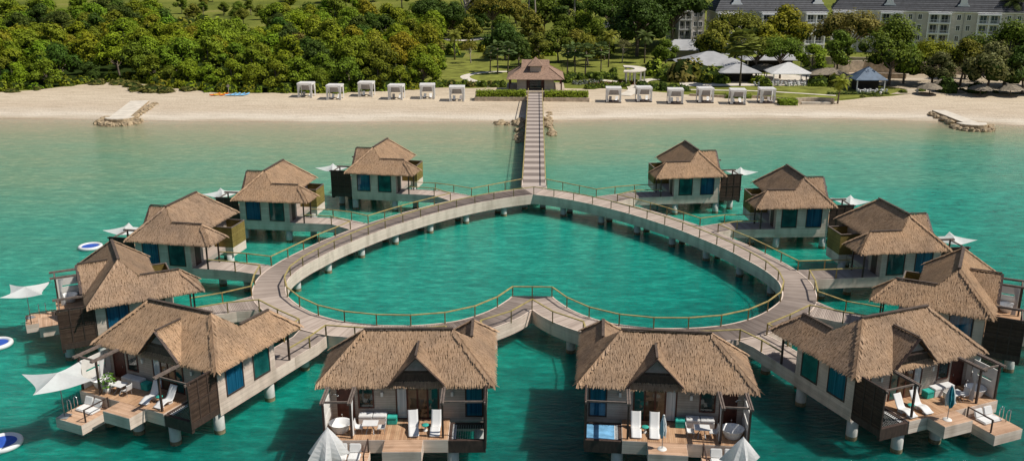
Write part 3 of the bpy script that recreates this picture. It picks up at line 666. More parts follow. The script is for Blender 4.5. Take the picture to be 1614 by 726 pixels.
# ------------------------------------------------------------------ the bungalow
ZE, ZR = 2.98, 5.93
XR, XL, YF, YB, YW = 0.61, -12.06, -0.61, 5.74, 9.14
R1 = (-2.49, 2.57, ZR); R2 = (-8.90, 2.57, ZR)
KS = (ZR - ZE) / (XR - R1[0])
WXR = -1.11; ZW = ZE + KS * (XR - WXR)
V1 = (WXR, YB - (XR - WXR) / (XR - R1[0]) * (YB - R1[1]), ZW); V2 = (WXR, 7.40, ZW); WXL = -2.83
DX, DZ = -4.90, 5.28
KM = (ZR - ZE) / (R1[1] - YF)
DYB = YF + (DZ - ZE) / KM
DHW = 1.95                       # half width of the dormer at its eaves
def make_bungalow(s):
    rng = random.Random(11 + s)
    root = empty('overwater_bungalow', (0, 0, 0), 0, 'x', 'bungalow', 'thatched overwater bungalows around the heart walkway')
    B = lambda: MB(s)
    # roof
    A = (XR, YF, ZE); Bc = (XL, YF, ZE); Cc = (XR, YW, ZE); Cf = (WXL, YW, ZE); Mb = (XL, YB, ZE); Mi = (WXL, YB, ZE)
    dzf = lambda d: ZE + (d)  # noqa
    dl = (DX - DHW, YF, ZE); dr = (DX + DHW, YF, ZE); dt = (DX, DYB, DZ)
    zb = ZE + 0.28; yb_ = YF + 0.28 / KM
    planes = [[A, Cc, V2, V1, R1], [V1, V2, Cf, Mi], [Cc, Cf, V2], [R1, V1, Mi, Mb, R2], [Mb, Bc, R2], [Bc, A, R1, R2]]
    mb = B(); base = B()
    hole = lambda p: (p.z > zb + .1 and abs(p.x - DX) < (DZ - p.z) / (DZ - ZE) * DHW - .1)
    for i, pl in enumerate(planes):
        base.poly(pl if i not in () else pl)
        thatch_plane(mb, pl, rng, holes=hole if i == 5 else None)
    # dormer slopes: ridge from the gable front back to the main slope, eaves running down the valley
    yg = YF - 0.18
    for sg in (-1, 1):
        e0 = (DX + sg * DHW, yg, ZE + .12); e1 = (DX + sg * DHW, YF + .12 / KM, ZE + .12); r0 = (DX, yg, DZ); pl = [e0, e1, dt, r0] if sg > 0 else [r0, dt, e1, e0]
        base.poly(pl); thatch_plane(mb, pl, rng)
    for a, b, o in ((A, Cc, (1, 0, 0)), (Bc, A, (0, -1, 0)), (Mb, Bc, (-1, 0, 0)), (Mi, Mb, (0, 1, 0)), (Cc, Cf, (0, 1, 0)), (Cf, Mi, (-1, 0, 0))): fringe(mb, a, b, o, rng)
    fringe(mb, (DX - 1.6, YF + .2, ZE + .32), (DX + 1.6, YF + .2, ZE + .32), (0, -1, 0), rng, .05, .42)
    for a, b in ((R1, A), (R2, Bc), (R2, Mb), (V2, Cc), (V2, Cf)): hip_tufts(mb, a, b, rng)
    roof = mb.build('roof', 'thatch', root)
    # closed underlay a little below the blades, with a soffit
    under = B()
    for v, f in ((base.v, base.f),):
        under.v = [(x, y, z - .03) for x, y, z in v]; under.f = [list(q) for q in f]; under.mi = [0] * len(f)
    under.box(XL + .15, XR - .15, YF + .15, YB - .15, ZE - .16, ZE - .05); under.box(WXL + .15, XR - .16, YB - .16, YW - .15, ZE - .165, ZE - .055)
    under.build('thatch_underlay', 'thatch_base', roof)
    rc = B()
    rc.bar((R1[0] + .1, R1[1], ZR + .10), (R2[0] - .1, R2[1], ZR + .10), .26, .10); rc.bar((WXR, V1[1] + .1, ZW + .10), (WXR, V2[1] + .1, ZW + .10), .22, .09)
    rc.bar((DX, yg - .02, DZ + .09), (DX, DYB - .1, DZ + .09), .16, .08)
    rc.build('ridge_cap', 'ridge', roof)
    g = B()
    for sg in (-1, 1):
        g.bar((DX, yg - .05, DZ - .02), (DX + sg * (DHW + .03), yg - .05, ZE + .10), .06, .26, (0, -1, 0))
    g.bar((DX - DHW * .58, yg + .02, ZE + 1.02), (DX + DHW * .58, yg + .02, ZE + 1.02), .08, .10)
    g.poly([(DX - DHW, yg + .36, ZE + .10), (DX + DHW, yg + .36, ZE + .10), (DX, yg + .36, DZ - .08)])
    g.build('gable', 'dark_wood', root)
    gw = B(); k = .98
    gw.poly([(DX - DHW * .50, yg + .33, ZE + 1.08), (DX + DHW * .50, yg + .33, ZE + 1.08), (DX, yg + .33, DZ - .30)])
    gw.build('gable_window', 'grey_fabric', root)
    # body
    w = B(); ZT = ZE - .17
    w.box(-11.25, 0, 0, 5.1, -.1, ZT); w.box(-2.5, -.002, 5.1, 6.5, -.1, ZT - .003)
    w.build('wall', 'siding', root)
    B().box(-.01, .012, .0, 6.5, -.1, ZT - .01).build('side_wall_sun_tone', 'fascia', root)  # lighter cladding panel: sunlight on this wall is put into its colour
    sk = B(); sk.box(-11.23, -.02, .02, 5.08, -1.05, -.1); sk.box(-2.5, -.022, 5.08, 6.5, -1.05, -.1)
    sk.box(-.045, .015, -.003, 6.503, -1.06, -.06)
    sk.build('base_skirt', 'fascia', root)
    # windows in the side wall
    for (y0, y1, pm) in ((0.92, 2.68, 'pane_blue'), (4.0, 5.75, 'pane_teal')):
        fr = B(); z0, z1 = .27, 2.62
        for a in ((y0 - .1, y1 + .1, z0 - .12, z0), (y0 - .1, y1 + .1, z1, z1 + .1), (y0 - .1, y0, z0, z1), (y1, y1 + .1, z0, z1)): fr.box(-.02, .055, *a)
        fo = fr.build('window', 'dark_wood', root)
        B().box(-.03, .028, y0, y1, z0, z1).build('pane', pm, fo)
    # front wall, seen from the sea: bathroom door, window, sliding doors, bedroom window, lamps
    def opening(name, x0, x1, z0, z1, pm, parts=1, fm='mahogany', fw=.1):
        fr = B()
        for a in ((x0 - fw, x1 + fw, z0 - fw, z0), (x0 - fw, x1 + fw, z1, z1 + fw), (x0 - fw, x0, z0, z1), (x1, x1 + fw, z0, z1)): fr.box(a[0], a[1], -.055, .02, a[2], a[3])
        for i in range(1, parts):
            x = lerp(x0, x1, i / parts); fr.box(x - .06, x + .06, -.05, .02, z0, z1)
        fo = fr.build(name, fm, root); pms = pm if isinstance(pm, (list, tuple)) else [pm] * parts
        for i in range(parts): B().box(lerp(x0, x1, i / parts) + (.06 if i else 0), lerp(x0, x1, (i + 1) / parts) - (.06 if i < parts - 1 else 0), -.012, .02, z0, z1).build('pane', pms[i], fo)
        return fo
    d = opening('bathroom_door', -10.68, -9.62, .06, 2.45, 'mahogany')
    MB(s).box(-9.80, -9.75, -.09, -.012, .95, 1.15).build('handle', 'steel', d)
    opening('window', -9.15, -8.2, .98, 2.55, 'pane_dark')
    opening('sliding_door', -6.42, -3.48, .08, 2.55, ['curtain_in', 'pane_warm', 'pane_warm', 'pane_teal'], 4)
    opening('window', -1.40, -.28, .24, 2.6, 'pane_blue', 1, 'dark_wood')
    for x in (-7.5, -2.43):
        B().box(x - .09, x + .09, -.17, -.002, 1.85, 2.2).build('wall_lamp', 'offwhite', root)
    # decks
    dk = B(); dk.box(-11.3, -2.62, -3.0, -.002, -.12, 0); dk.build('deck', 'deck_top', root)
    fs = B(); fs.box(-11.32, -2.6, -3.03, -2.9, -1.02, -.02); fs.box(-11.33, -11.2, -2.9, 0, -1.02, -.02); fs.box(-2.72, -2.58, -2.9, -.45, -.62, -.02)
    fs.build('deck_fascia', 'fascia', root)
    st = B(); st.box(-7.0, -4.35, -4.6, -3.04, -.13, .004); so_ = st.build('sea_deck', 'deck_top_cross', root)
    ff = B(); ff.box(-7.02, -4.33, -4.63, -3.035, -.95, -.02); ff.build('deck_fascia', 'fascia', so_)
    sw = B(); sw.box(-10.8, -8.1, -5.75, -3.04, -1.02, -.9); swo = sw.build('swim_platform', 'deck_top_cross', root)
    B().box(-10.82, -8.08, -5.78, -3.035, -1.72, -.92).build('platform_fascia', 'fascia', swo)
    ld = B()
    for y in (-4.55, -3.95):
        ld.tube([(-10.55, y, -.9), (-10.55, y, -.25), (-10.62, y, .0), (-10.78, y, .06), (-10.92, y, -.05), (-10.95, y, -.4), (-10.95, y, -2.9)], .03, 8)
    for z in (-1.2, -1.6, -2.0, -2.4): ld.tube([(-10.95, -4.55, z), (-10.95, -3.95, z)], .03, 6)
    ld.build('swim_ladder', 'steel', swo, True)
    rl = B(); rl.bar((-8.18, -3.1, .12), (-8.18, -5.35, .12), .09, .07)
    for y in (-3.15, -5.3): rl.bar((-8.18, y, -.9), (-8.18, y, .1), .09, .09)
    rl.build('hand_rail', 'dark_wood', swo)
    # net opening beside the loungers, privacy screen, pergolas
    nf = B(); nf.box(-2.58, .03, -3.0, -2.72, -1.05, -.12); nf.box(-2.58, -2.36, -2.72, -.45, -.5, -.08); nf.box(-2.36, 0, -.62, -.45, -.5, -.08)
    no = nf.build('net_frame', 'dark_wood', root)
    nn = B()
    for i in range(12): y = -2.66 + i * .18; nn.bar((-2.36, y, -.14), (-2.12, y + .09, -.16), .03, .02); nn.bar((-2.12, y + .09, -.16), (-2.36, y + .16, -.14), .03, .02)
    for i in range(13): x = -2.1 + i * .17; nn.bar((x, -2.7, -.2), (x, -.64, -.2), .012, .012)
    nn.bar((-2.1, -2.7, -.17), (-2.1, -.64, -.17), .05, .04)
    nn.build('net', 'white_cloth', no)
    ps = B()
    ps.box(.0, .05, -2.98, -.12, -.72, 2.92); pso = ps.build('privacy_screen', 'brown_slat', root)
    pf = B()
    for y in (-2.98, -2.02, -1.06, -.12): pf.box(-.03, .085, y - .045, y + .045, -.72, 2.98)
    for z in (-.72, -.28, 1.3, 2.95): pf.box(-.028, .082, -2.98, -.12, z - .05, z + .05)
    pf.box(-.026, .075, -2.96, -.14, -.78, -.30)
    pf.build('screen_frame', 'dark_wood', pso)
    def pergola(xs, beams):
        pr = B()
        for x in beams: pr.bar((x, .05, 2.86), (x, -3.22, 2.86), .10, .16)
        pr.bar((xs[0] - .1, -2.78, 2.80), (xs[1] + .1, -2.78, 2.80), .10, .13)
        po = pr.build('pergola', 'gray_beam', root)
        for x in xs: B().box(x - .07, x + .07, -2.85, -2.71, -.2, 2.74).build('post', 'dark_wood', po)
    pergola((-2.96, -.04), (-2.88, -3.04, .0)); pergola((-11.25, -9.35), (-9.27, -9.43, -11.17, -11.33))
    bs = B(); bs.box(-11.28, -11.2, -2.7, -.0, .0, 1.25); bs.box(-11.28, -11.2, -2.7, 0, 1.42, 2.35); bs.box(-11.28, -11.2, -2.7, -2.3, 1.25, 1.42); bs.box(-11.28, -11.2, -.5, 0, 1.25, 1.42)
    bso = bs.build('bath_screen', 'offwhite', root)
    sh = B(); sh.tube([(-11.12, -.55, .9), (-11.12, -.55, 2.2), (-10.85, -.55, 2.28), (-10.6, -.55, 2.22)], .025, 8); sh.lathe((-10.6, -.55, 2.14), [(0, .06), (.09, .05), (.10, 0), (0, 0)], 10)
    sh.build('shower', 'steel', bso, True)
    cu = B()
    vs = []; n = 14
    for i in range(n + 1):
        for j, z in enumerate((.05, .9, 1.5, 2.7)):
            t = i / n; wv = .05 * math.sin(t * 9 * PI) * (1, .8, .5, 1)[j]; span = (.42, .30, .18, .5)[j]
            vs.append((-9.30 + wv, -2.55 + t * span, z))
    cu.add(vs, [(i * 4 + j, (i + 1) * 4 + j, (i + 1) * 4 + j + 1, i * 4 + j + 1) for i in range(n) for j in range(3)])
    cu.build('curtain', 'white_cloth', bso, True)
    # rear: outdoor shower box, entry porch
    bx = B()
    bx.box(-10.6, -7.45, 7.33, 7.4, 0, 2.35); bx.box(-7.52, -7.45, 5.1, 7.33, 0, 2.35); bx.box(-10.6, -10.53, 5.1, 7.33, 0, 2.35)
    bo = bx.build('shower_enclosure', 'olive_screen', root)
    cp = B(); cp.box(-10.65, -7.4, 7.30, 7.43, 2.35, 2.42); cp.box(-7.55, -7.4, 5.1, 7.30, 2.35, 2.42); cp.box(-10.65, -10.5, 5.1, 7.30, 2.35, 2.42)
    cp.build('enclosure_cap', 'gray_beam', bo)
    B().box(-10.58, -7.47, 5.1, 7.38, -1.05, 0).build('enclosure_base', 'fascia', root)
    pd = B(); pd.box(-7.4, -2.5, 5.12, 6.45, -.5, 0); pd.box(-2.85, .0, 6.52, 9.0, -.12, 0); pd.build('porch_deck', 'planks', root)
    B().box(-.04, .015, 6.51, 9.0, -1.05, .02).build('porch_fascia', 'fascia', root); B().box(-2.87, -2.8, 6.52, 9.0, -.9, .02).build('porch_fascia', 'fascia', root)
    for x, y in ((-.06, 8.35), (-2.5, 8.35)): B().box(x - .07, x + .07, y - .07, y + .07, -.3, ZE - .15).build('porch_post', 'dark_wood', root)
    eo = B()
    eo.box(-1.9, -.85, 6.5, 6.545, .02, 2.3); eo.build('entry_door', 'dark_wood', root)
    for x, y in ((-.5, .25), (-2.3, -2.45), (-.5, 6.1), (-6.0, -2.5), (-9.0, -2.5), (-10.8, .3), (-6, 1), (-10.8, 4.7), (-2.4, 8.6), (-7.7, 6.8)):
        o = bpy.data.objects.new('pile', PILE); COL.objects.link(o); o.location = (s * x, y, WATER_Z); o.parent = root
    return root

POSE = {'5L': (-23.50, 61.61, -.4168), '6L': (-3.26, 59.86, .0364), '5R': (23.95, 61.93, .4123), '6R': (4.06, 60.15, -.0724), '1R': (25.83, 124.03, 1.7091), '1L': (-25.73, 124.72, -1.7285),
        '4L': (-38.46, 73.91, -1.0599), '4R': (38.75, 73.51, 1.1062), '3L': (-43.0, 92.94, -1.7398), '3R': (42.72, 91.98, 1.7139), '2R': (36.12, 108.49, 1.6449), '2L': (-36.97, 109.86, -1.6815)}
HLAB = {'6L': 'thatched bungalow nearest the camera left of centre, net floor beside its two loungers',
        '6R': 'thatched bungalow nearest the camera right of centre, blue plunge pool in its deck',
        '5L': 'thatched bungalow at lower left turned half away, white star parasol at its deck',
        '5R': 'thatched bungalow at lower right turned half away, closed teal parasol on its deck',
        '4L': 'leftmost thatched bungalow, its bath deck and dark screen facing left',
        '4R': 'rightmost thatched bungalow, cut by the right edge of the picture',
        '3L': 'third thatched bungalow from the beach on the left of the heart',
        '3R': 'third thatched bungalow from the beach on the right of the heart',
        '2L': 'second thatched bungalow from the beach on the left of the heart',
        '2R': 'second thatched bungalow from the beach on the right of the heart',
        '1L': 'farthest thatched bungalow left of the jetty, closest to the beach',
        '1R': 'farthest thatched bungalow right of the jetty, closest to the beach'}
PROTO = {1: make_bungalow(1), -1: make_bungalow(-1)}
HUT = {}
def hut_local(n, p):
    x, y, a = POSE[n]; c, s = math.cos(a), math.sin(a); dx, dy = p[0] - x, p[1] - y
    return (c * dx + s * dy, -s * dx + c * dy)
def hut_world(n, x, y, z=0):
    """local coordinates of the left-hand type (mirrored on the right) to world"""
    ox, oy, a = POSE[n]; m = 1 if n[1] == 'L' else -1; x *= m
    return (ox + math.cos(a) * x - math.sin(a) * y, oy + math.sin(a) * x + math.cos(a) * y, z)
for n in POSE:
    s = 1 if n[1] == 'L' else -1
    o = PROTO[s]
    if s in [k for k in HUT.values() if isinstance(k, int)]: pass
    first = not any(k[1] == n[1] for k in HUT)
    HUT[n] = place(o, USED, (POSE[n][0], POSE[n][1], 0), POSE[n][2], HLAB[n]) if first else None
    if HUT[n] is None:
        h = copy_tree(o); h.location = (POSE[n][0], POSE[n][1], 0); h.rotation_euler.z = POSE[n][2]; h['label'] = HLAB[n]; HUT[n] = h
# footbridges from each porch to the heart
for n, h in HUT.items():
    s = 1 if n[1] == 'L' else -1
    far, near = JT[n[0]]
    far = hut_local(n, (-s * far[0], far[1])); near = hut_local(n, (-s * near[0], near[1]))
    far = (far[0] * s, far[1]); near = (near[0] * s, near[1])       # in left-type coordinates
    k = 12.0
    poly = [(0.0, 9.0), (0.0, k), near, far, (-2.85, max(k, 12.4)), (-2.85, 9.0)]
    fb = MB(s)
    # planks across the bridge
    E1 = [poly[0], poly[1], poly[2]]; E2 = [poly[5], poly[4], poly[3]]
    A_ = resample(E1, .15); nA = len(A_); B_ = resample(E2, math.dist(E2[0], E2[1]) / 1e6 if False else .15)
    B_ = [B_[min(len(B_) - 1, int(round(i * (len(B_) - 1) / (nA - 1))))] for i in range(nA)]
    for i in range(nA - 1):
        a, b, c, d = A_[i], B_[i], B_[i + 1], A_[i + 1]
        m1 = ((a[0] + d[0]) / 2, (a[1] + d[1]) / 2); m2 = ((b[0] + c[0]) / 2, (b[1] + c[1]) / 2)
        fb.add([(*a, -.02), (*b, -.02), (*m2, .02), (*m1, .02), (*c, -.02), (*d, -.02)], [(3, 2, 1, 0), (5, 4, 2, 3)])
    fo = fb.build('footbridge', 'planks', h)
    for P in (E1, E2):
        ff = MB(s)
        for p, q in zip(P[:-1], P[1:]): ff.bar((*p, -.5 if P is E1 else -.45), (*q, -.5 if P is E1 else -.45), .08, 1.06 if P is E1 else .94)
        ff.build('bridge_fascia', 'fascia', fo)
    for P in ([(-.06, 8.35)] + E1[1:], [(-2.79, 8.35)] + E2[1:]):
        Q = [(s * x, y) for x, y in P]
        railing(Q, fo, sub=False, ends=(False, True))
    m = ((near[0] + far[0]) / 2, (near[1] + far[1]) / 2)
    o = bpy.data.objects.new('pile', PILE); COL.objects.link(o); o.location = (s * -1.5, 12.0, WATER_Z); o.parent = h

# ------------------------------------------------------------------ furniture of the decks
POSN = {'5L': 'lower left bungalow', '6L': 'centre left bungalow', '6R': 'centre right bungalow', '5R': 'lower right bungalow', '4L': 'leftmost bungalow', '4R': 'rightmost bungalow',
        '3L': 'third left bungalow from the beach', '3R': 'third right bungalow from the beach', '2L': 'second left bungalow from the beach', '2R': 'second right bungalow from the beach',
        '1L': 'farthest left bungalow', '1R': 'farthest right bungalow'}
def on_deck(n, x, y, z, rz=0):
    a = POSE[n][2]; m = 1 if n[1] == 'L' else -1
    return hut_world(n, x, y, z), a + m * rz

def make_lounger():
    r = empty('sun_lounger', label='x', cat='lounger')
    prof = [(0, .14), (.18, .17), (.45, .30), (.75, .36), (1.0, .30), (1.2, .27), (1.38, .42), (1.6, .78), (1.78, 1.08), (1.86, 1.2)]
    prof = catmull(prof, 4); mb = MB(); W = .36; vs = []
    for y, z in prof:
        vs += [(-W, y, z + .03), (-W * .6, y, z), (W * .6, y, z), (W, y, z + .03), (W, y, z - .04), (-W, y, z - .04)]
    k = len(prof); fs = []
    for i in range(k - 1):
        for j in range(6): fs.append((i * 6 + j, i * 6 + (j + 1) % 6, (i + 1) * 6 + (j + 1) % 6, (i + 1) * 6 + j))
    fs += [tuple(range(6))[::-1], tuple((k - 1) * 6 + j for j in range(6))]
    mb.add(vs, fs); mb.build('shell', 'white', r, True)
    b = MB(); b.box(-.27, .27, .08, .5, 0, .13).box(-.27, .27, .95, 1.35, 0, .26); b.build('base', 'white', r, bevel=.02)
    return r
def make_side_table():
    r = empty('side_table', label='x', cat='side table')
    MB().lathe((0, 0, 0), [(0, 0), (.2, 0), (.16, .04), (.07, .12), (.07, .36), (.2, .42)], 16).build('pedestal', 'offwhite', r, True)
    MB().lathe((0, 0, 0), [(0, .425), (.25, .425), (.26, .45), (.25, .475), (0, .475)], 20).build('table_top', 'teal', r, True); return r
def make_dining_table():
    r = empty('dining_table', label='x', cat='table')
    MB().box(-.55, .55, -.42, .42, .70, .75).build('table_top', 'white', r, bevel=.015)
    for x in (-.28, .28):
        m = MB(); m.bar((x, -.34, 0), (x * .4, .28, .7), .05, .04); m.bar((x, .34, 0), (x * .4, -.28, .7), .05, .04); m.build('leg', 'grey_metal', r)
    return r
def make_chair():
    r = empty('deck_chair', label='x', cat='chair')
    s = MB(); vs = []; prof = catmull([(-.28, .40), (-.1, .43), (.14, .42), (.25, .5), (.30, .72), (.34, .95)], 4)
    for y, z in prof:
        for x, dz in ((-.28, .07), (-.2, .01), (.2, .01), (.28, .07)): vs.append((x, y - dz * .4, z + dz))
        for x in (.27, -.27): vs.append((x, y + .02, z - .03))
    k = len(prof)
    s.add(vs, [(i * 6 + j, i * 6 + (j + 1) % 6, (i + 1) * 6 + (j + 1) % 6, (i + 1) * 6 + j) for i in range(k - 1) for j in range(6)] + [tuple(range(6))[::-1], tuple((k - 1) * 6 + j for j in range(6))])
    s.build('seat_shell', 'white', r, True)
    for x in (-.2, .2):
        for y in (-.2, .2): MB().tube([(x * 1.15, y * 1.2, 0), (x, y, .41)], .018, 6).build('leg', 'grey_metal', r)
    return r
def make_bench():
    r = empty('deck_bench', label='x', cat='bench')
    MB().box(-1.0, 1.0, -.36, .36, 0, .52).build('bench_base', 'offwhite', r, bevel=.02)
    m = MB(); m.box(-1.0, -.02, -.37, .36, .525, .70).box(.02, 1.0, -.37, .36, .525, .70); m.build('cushion', 'white_cloth', r, bevel=.04); return r
def make_cube():
    r = empty('pouf', label='x', cat='pouf')
    MB().box(-.34, .34, -.3, .3, 0, .42).build('pouf_base', 'teal', r, bevel=.03); MB().box(-.36, .36, -.32, .32, .425, .58).build('cushion', 'teal', r, bevel=.04); return r
def make_tub():
    r = empty('bathtub', label='x', cat='bathtub')
    MB().lathe((0, 0, 0), [(0, 0), (.50, 0), (.56, .05), (.68, .35), (.80, .66), (.83, .68), (.80, .69), (.74, .64), (.60, .3), (.48, .14), (0, .12)], 28, sx=1.0, sy=.92).build('tub_shell', 'tub', r, True)
    MB().tube([(.0, .95, 0), (0, .95, .85), (0, .82, .92), (0, .70, .88)], .03, 8).build('tap', 'steel', r, True); return r
def make_pad():
    r = empty('lounge_cushion', label='x', cat='cushion')
    MB().box(-.42, .42, -.62, .30, 0, .20).build('seat_cushion', 'white_cloth', r, bevel=.06)
    m = MB(); m.add([(-.42, .22, .2), (.42, .22, .2), (.42, .40, .2), (-.42, .40, .2), (-.40, .46, .80), (.40, .46, .80), (.40, .60, .76), (-.40, .60, .76)], [(0, 3, 2, 1), (4, 5, 6, 7), (0, 1, 5, 4), (1, 2, 6, 5), (2, 3, 7, 6), (3, 0, 4, 7)])
    m.build('back_cushion', 'white_cloth', r, bevel=.05); return r

def star_canopy(rt=2.6, bow=.23, n=4, tip=.12, peak=.42, sub=10, rings=7):
    """taut sail: pointed corners, gently concave edges, raised hub"""
    m = MB(); vs = [(0, 0, peak)]; A = n * sub; E = []
    for i in range(n):
        a0, a1 = 2 * PI * i / n, 2 * PI * (i + 1) / n
        for j in range(sub):
            u = j / sub; k = 1 - bow * 4 * u * (1 - u)
            E.append((lerp(math.cos(a0), math.cos(a1), u) * rt * k, lerp(math.sin(a0), math.sin(a1), u) * rt * k, tip * (1 - 4 * u * (1 - u)) - .22 * 4 * u * (1 - u)))
    for k in range(1, rings + 1):
        f = k / rings
        for x, y, z in E: vs.append((x * f, y * f, peak * (1 - f) ** 1.5 + z * f ** 1.5))
    fs = [(0, 1 + j, 1 + (j + 1) % A) for j in range(A)]
    for k in range(rings - 1): fs += [(1 + k * A + j, 1 + (k + 1) * A + j, 1 + (k + 1) * A + (j + 1) % A, 1 + k * A + (j + 1) % A) for j in range(A)]
    m.add(vs, fs); return m
def make_star_parasol():
    r = empty('star_parasol', label='x', cat='parasol')
    MB().box(-.35, .35, -.35, .35, 0, .06).build('base', 'grey_metal', r, bevel=.015)
    MB().tube([(0, 0, .06), (0, 0, 3.05)], .035, 8).build('pole', 'grey_metal', r, True)
    c = star_canopy(); c.v = [(x, y, z + 2.78) for x, y, z in c.v]; co_ = c.build('canopy', 'sheer', r)
    for j in range(4):
        t = j * PI / 2; MB().tube([(.04 * math.cos(t), .04 * math.sin(t), 2.93), (2.3 * math.cos(t), 2.3 * math.sin(t), 2.83)], .014, 5).build('rib', 'grey_metal', co_)
    return r
def make_half_parasol():
    """parasol let half down: deep pleats between the ribs"""
    r = empty('half_folded_parasol', label='x', cat='parasol')
    MB().box(-.35, .35, -.35, .35, 0, .06).build('base', 'grey_metal', r, bevel=.015)
    MB().tube([(0, 0, .06), (0, 0, 3.12)], .035, 8).build('pole', 'grey_metal', r, True)
    m = MB(); n = 7; A = n * 2; vs = [(0, 0, 3.1)]
    rg = random.Random(3); js = [rg.uniform(.88, 1.14) for _ in range(n)]; ds = [rg.uniform(-.18, .18) for _ in range(n)]
    for k in range(1, 8):
        f = k / 7
        for j in range(A):
            i = j // 2; t = 2 * PI * (j / A); rib = j % 2 == 0
            e = 1.5 * js[i] * f ** .95 * (1 if rib else 1 - .45 * f); z = 3.1 - (2.0 + ds[i]) * f ** 1.05 + (0 if rib else .05 * f - .12 * f * f)
            vs.append((math.cos(t) * e, math.sin(t) * e, z))
    fs = [(0, 1 + j, 1 + (j + 1) % A) for j in range(A)]
    for k in range(6): fs += [(1 + k * A + j, 1 + (k + 1) * A + j, 1 + (k + 1) * A + (j + 1) % A, 1 + k * A + (j + 1) % A) for j in range(A)]
    m.add(vs, fs); co_ = m.build('canopy', 'sheer', r)
    for i in range(n):
        t = 2 * PI * i / n; e = 1.5 * js[i]; MB().tube([(0, 0, 3.12), (math.cos(t) * e, math.sin(t) * e, 3.1 - (2.0 + ds[i]) + .02)], .018, 5).build('rib', 'white', co_)
    return r
def make_closed_parasol(name, h, rad, mats):
    r = empty(name, label='x', cat='parasol')
    MB().lathe((0, 0, 0), [(0, .07), (.10, .07), (.30, .05), (.33, 0)], 18).build('base', 'offwhite', r, True)
    MB().tube([(0, 0, .05), (0, 0, h)], .03, 8).build('pole', 'grey_metal', r, True)
    n = 8; A = n * 4
    m = MB(); vs = []; Z = [1.0, .97, .85, .6, .3, .12, 0.0]; RR = [.12, .3, .55, .85, 1.0, .92, .8]
    for f, q in zip(Z, RR):
        for j in range(A):
            t = 2 * PI * j / A + (1 - f) * .5; e = rad * q * (1 - .45 * (1 - abs(math.cos(t * n / 2)))); vs.append((e * math.cos(t), e * math.sin(t), h - 1.62 + 1.55 * f - (.12 * math.cos(3 * t) if f == 0 else 0)))
    k = len(Z)
    for i in range(k - 1):
        for j in range(A): m.add([vs[i * A + j], vs[i * A + (j + 1) % A], vs[(i + 1) * A + (j + 1) % A], vs[(i + 1) * A + j]], [(3, 2, 1, 0)], (j // 8) % 2)
    m.build('canopy', mats, r, True)
    MB().lathe((0, 0, h - .07), [(0, .12), (.06, .08), (.10, 0), (0, -.02)], 10).build('finial', mats[-1], r, True); return r

P_ = dict(lounger=make_lounger(), stable=make_side_table(), table=make_dining_table(), chair=make_chair(), bench=make_bench(), cube=make_cube(), tub=make_tub(), pad=make_pad(),
          star=make_star_parasol(), half=make_half_parasol(), teal=make_closed_parasol('closed_parasol', 2.75, .36, ['teal_cloth', 'white_cloth']), pale=make_closed_parasol('striped_parasol', 2.6, .26, ['pale_cloth', 'white_cloth']))
def put(kind, n, x, y, z, rz, label, group=None, scale=None):
    loc, a = on_deck(n, x, y, z, rz)
    return place(P_[kind], USED, loc, a, label, group, scale)
SIDE = {'L': ('left', 'right'), 'R': ('right', 'left')}
for n in ('5L', '6L', '6R', '5R'):
    pn = POSN[n]; lf, rt = ('left', 'right') if n[1] == 'L' else ('right', 'left')
    lx = {'5L': (-4.95, -3.55), '6L': (-5.0, -3.55), '6R': (-3.6, -4.85), '5R': (-3.2, -4.7)}[n]
    ly = {'5L': -2.75, '6L': -2.75, '6R': -2.75, '5R': -2.85}[n]
    sidew = ('nearer the dining table', 'nearer the privacy screen')
    xs = sorted(lx)
    put('lounger', n, xs[0], ly, 0, .12 if n in ('6L', '5L') else .02, f'white sun lounger on the {pn} deck, the one nearer the dining table', 'white sun loungers on the decks')
    put('lounger', n, xs[1], ly, 0, -.02, f'white sun lounger on the {pn} deck, the one beside the net opening', 'white sun loungers on the decks')
    put('stable', n, (xs[0] + xs[1]) / 2, -1.75, 0, 0, f'small round teal-topped table between the two loungers of the {pn}', 'teal side tables')
    put('table', n, -8.15, -1.95, 0, 0, f'white dining table on crossed legs on the {pn} deck', 'dining tables on the decks')
    put('chair', n, -8.95, -1.95, 0, -PI / 2 + PI, f'white shell chair at the {pn} dining table, on the bathtub side', 'white shell chairs')
    put('chair', n, -7.35, -2.0, 0, -PI / 2, f'white shell chair at the {pn} dining table, on the lounger side', 'white shell chairs')
    put('bench', n, -8.15, -.55, 0, 0, f'low white bench with cushions against the front wall of the {pn}', 'white benches')
    put('cube', n, -6.75, -.6, 0, 0, f'square teal pouf beside the bench of the {pn}', 'teal poufs')
    put('pad', n, -10.0, -3.75, -.9, .03, f'white cushion on the {pn} swim platform, nearer the ladder', 'white cushions on the swim platforms')
    put('pad', n, -9.05, -3.78, -.9, -.02, f'white cushion on the {pn} swim platform, nearer the hand rail', 'white cushions on the swim platforms')
for n in ('5L', '6L', '6R', '5R', '4L', '4R'):
    put('tub', n, -10.3, -1.75, 0, 0, f'round white freestanding bathtub on the deck of the {POSN[n]}', 'white bathtubs on the decks')
for n in ('4L', '4R'):
    put('lounger', n, -3.6, -2.75, 0, 0, f'white sun lounger on the deck of the {POSN[n]}', 'white sun loungers on the decks')
ZP = -.9
put('star', '5L', -10.35, -5.35, ZP, .30, 'open white star-shaped parasol over the swim platform of the lower left bungalow', 'white star parasols', 1.14)
put('star', '4L', -9.9, -5.35, ZP, .55, 'open white star-shaped parasol beside the leftmost bungalow over open water', 'white star parasols', 1.0)
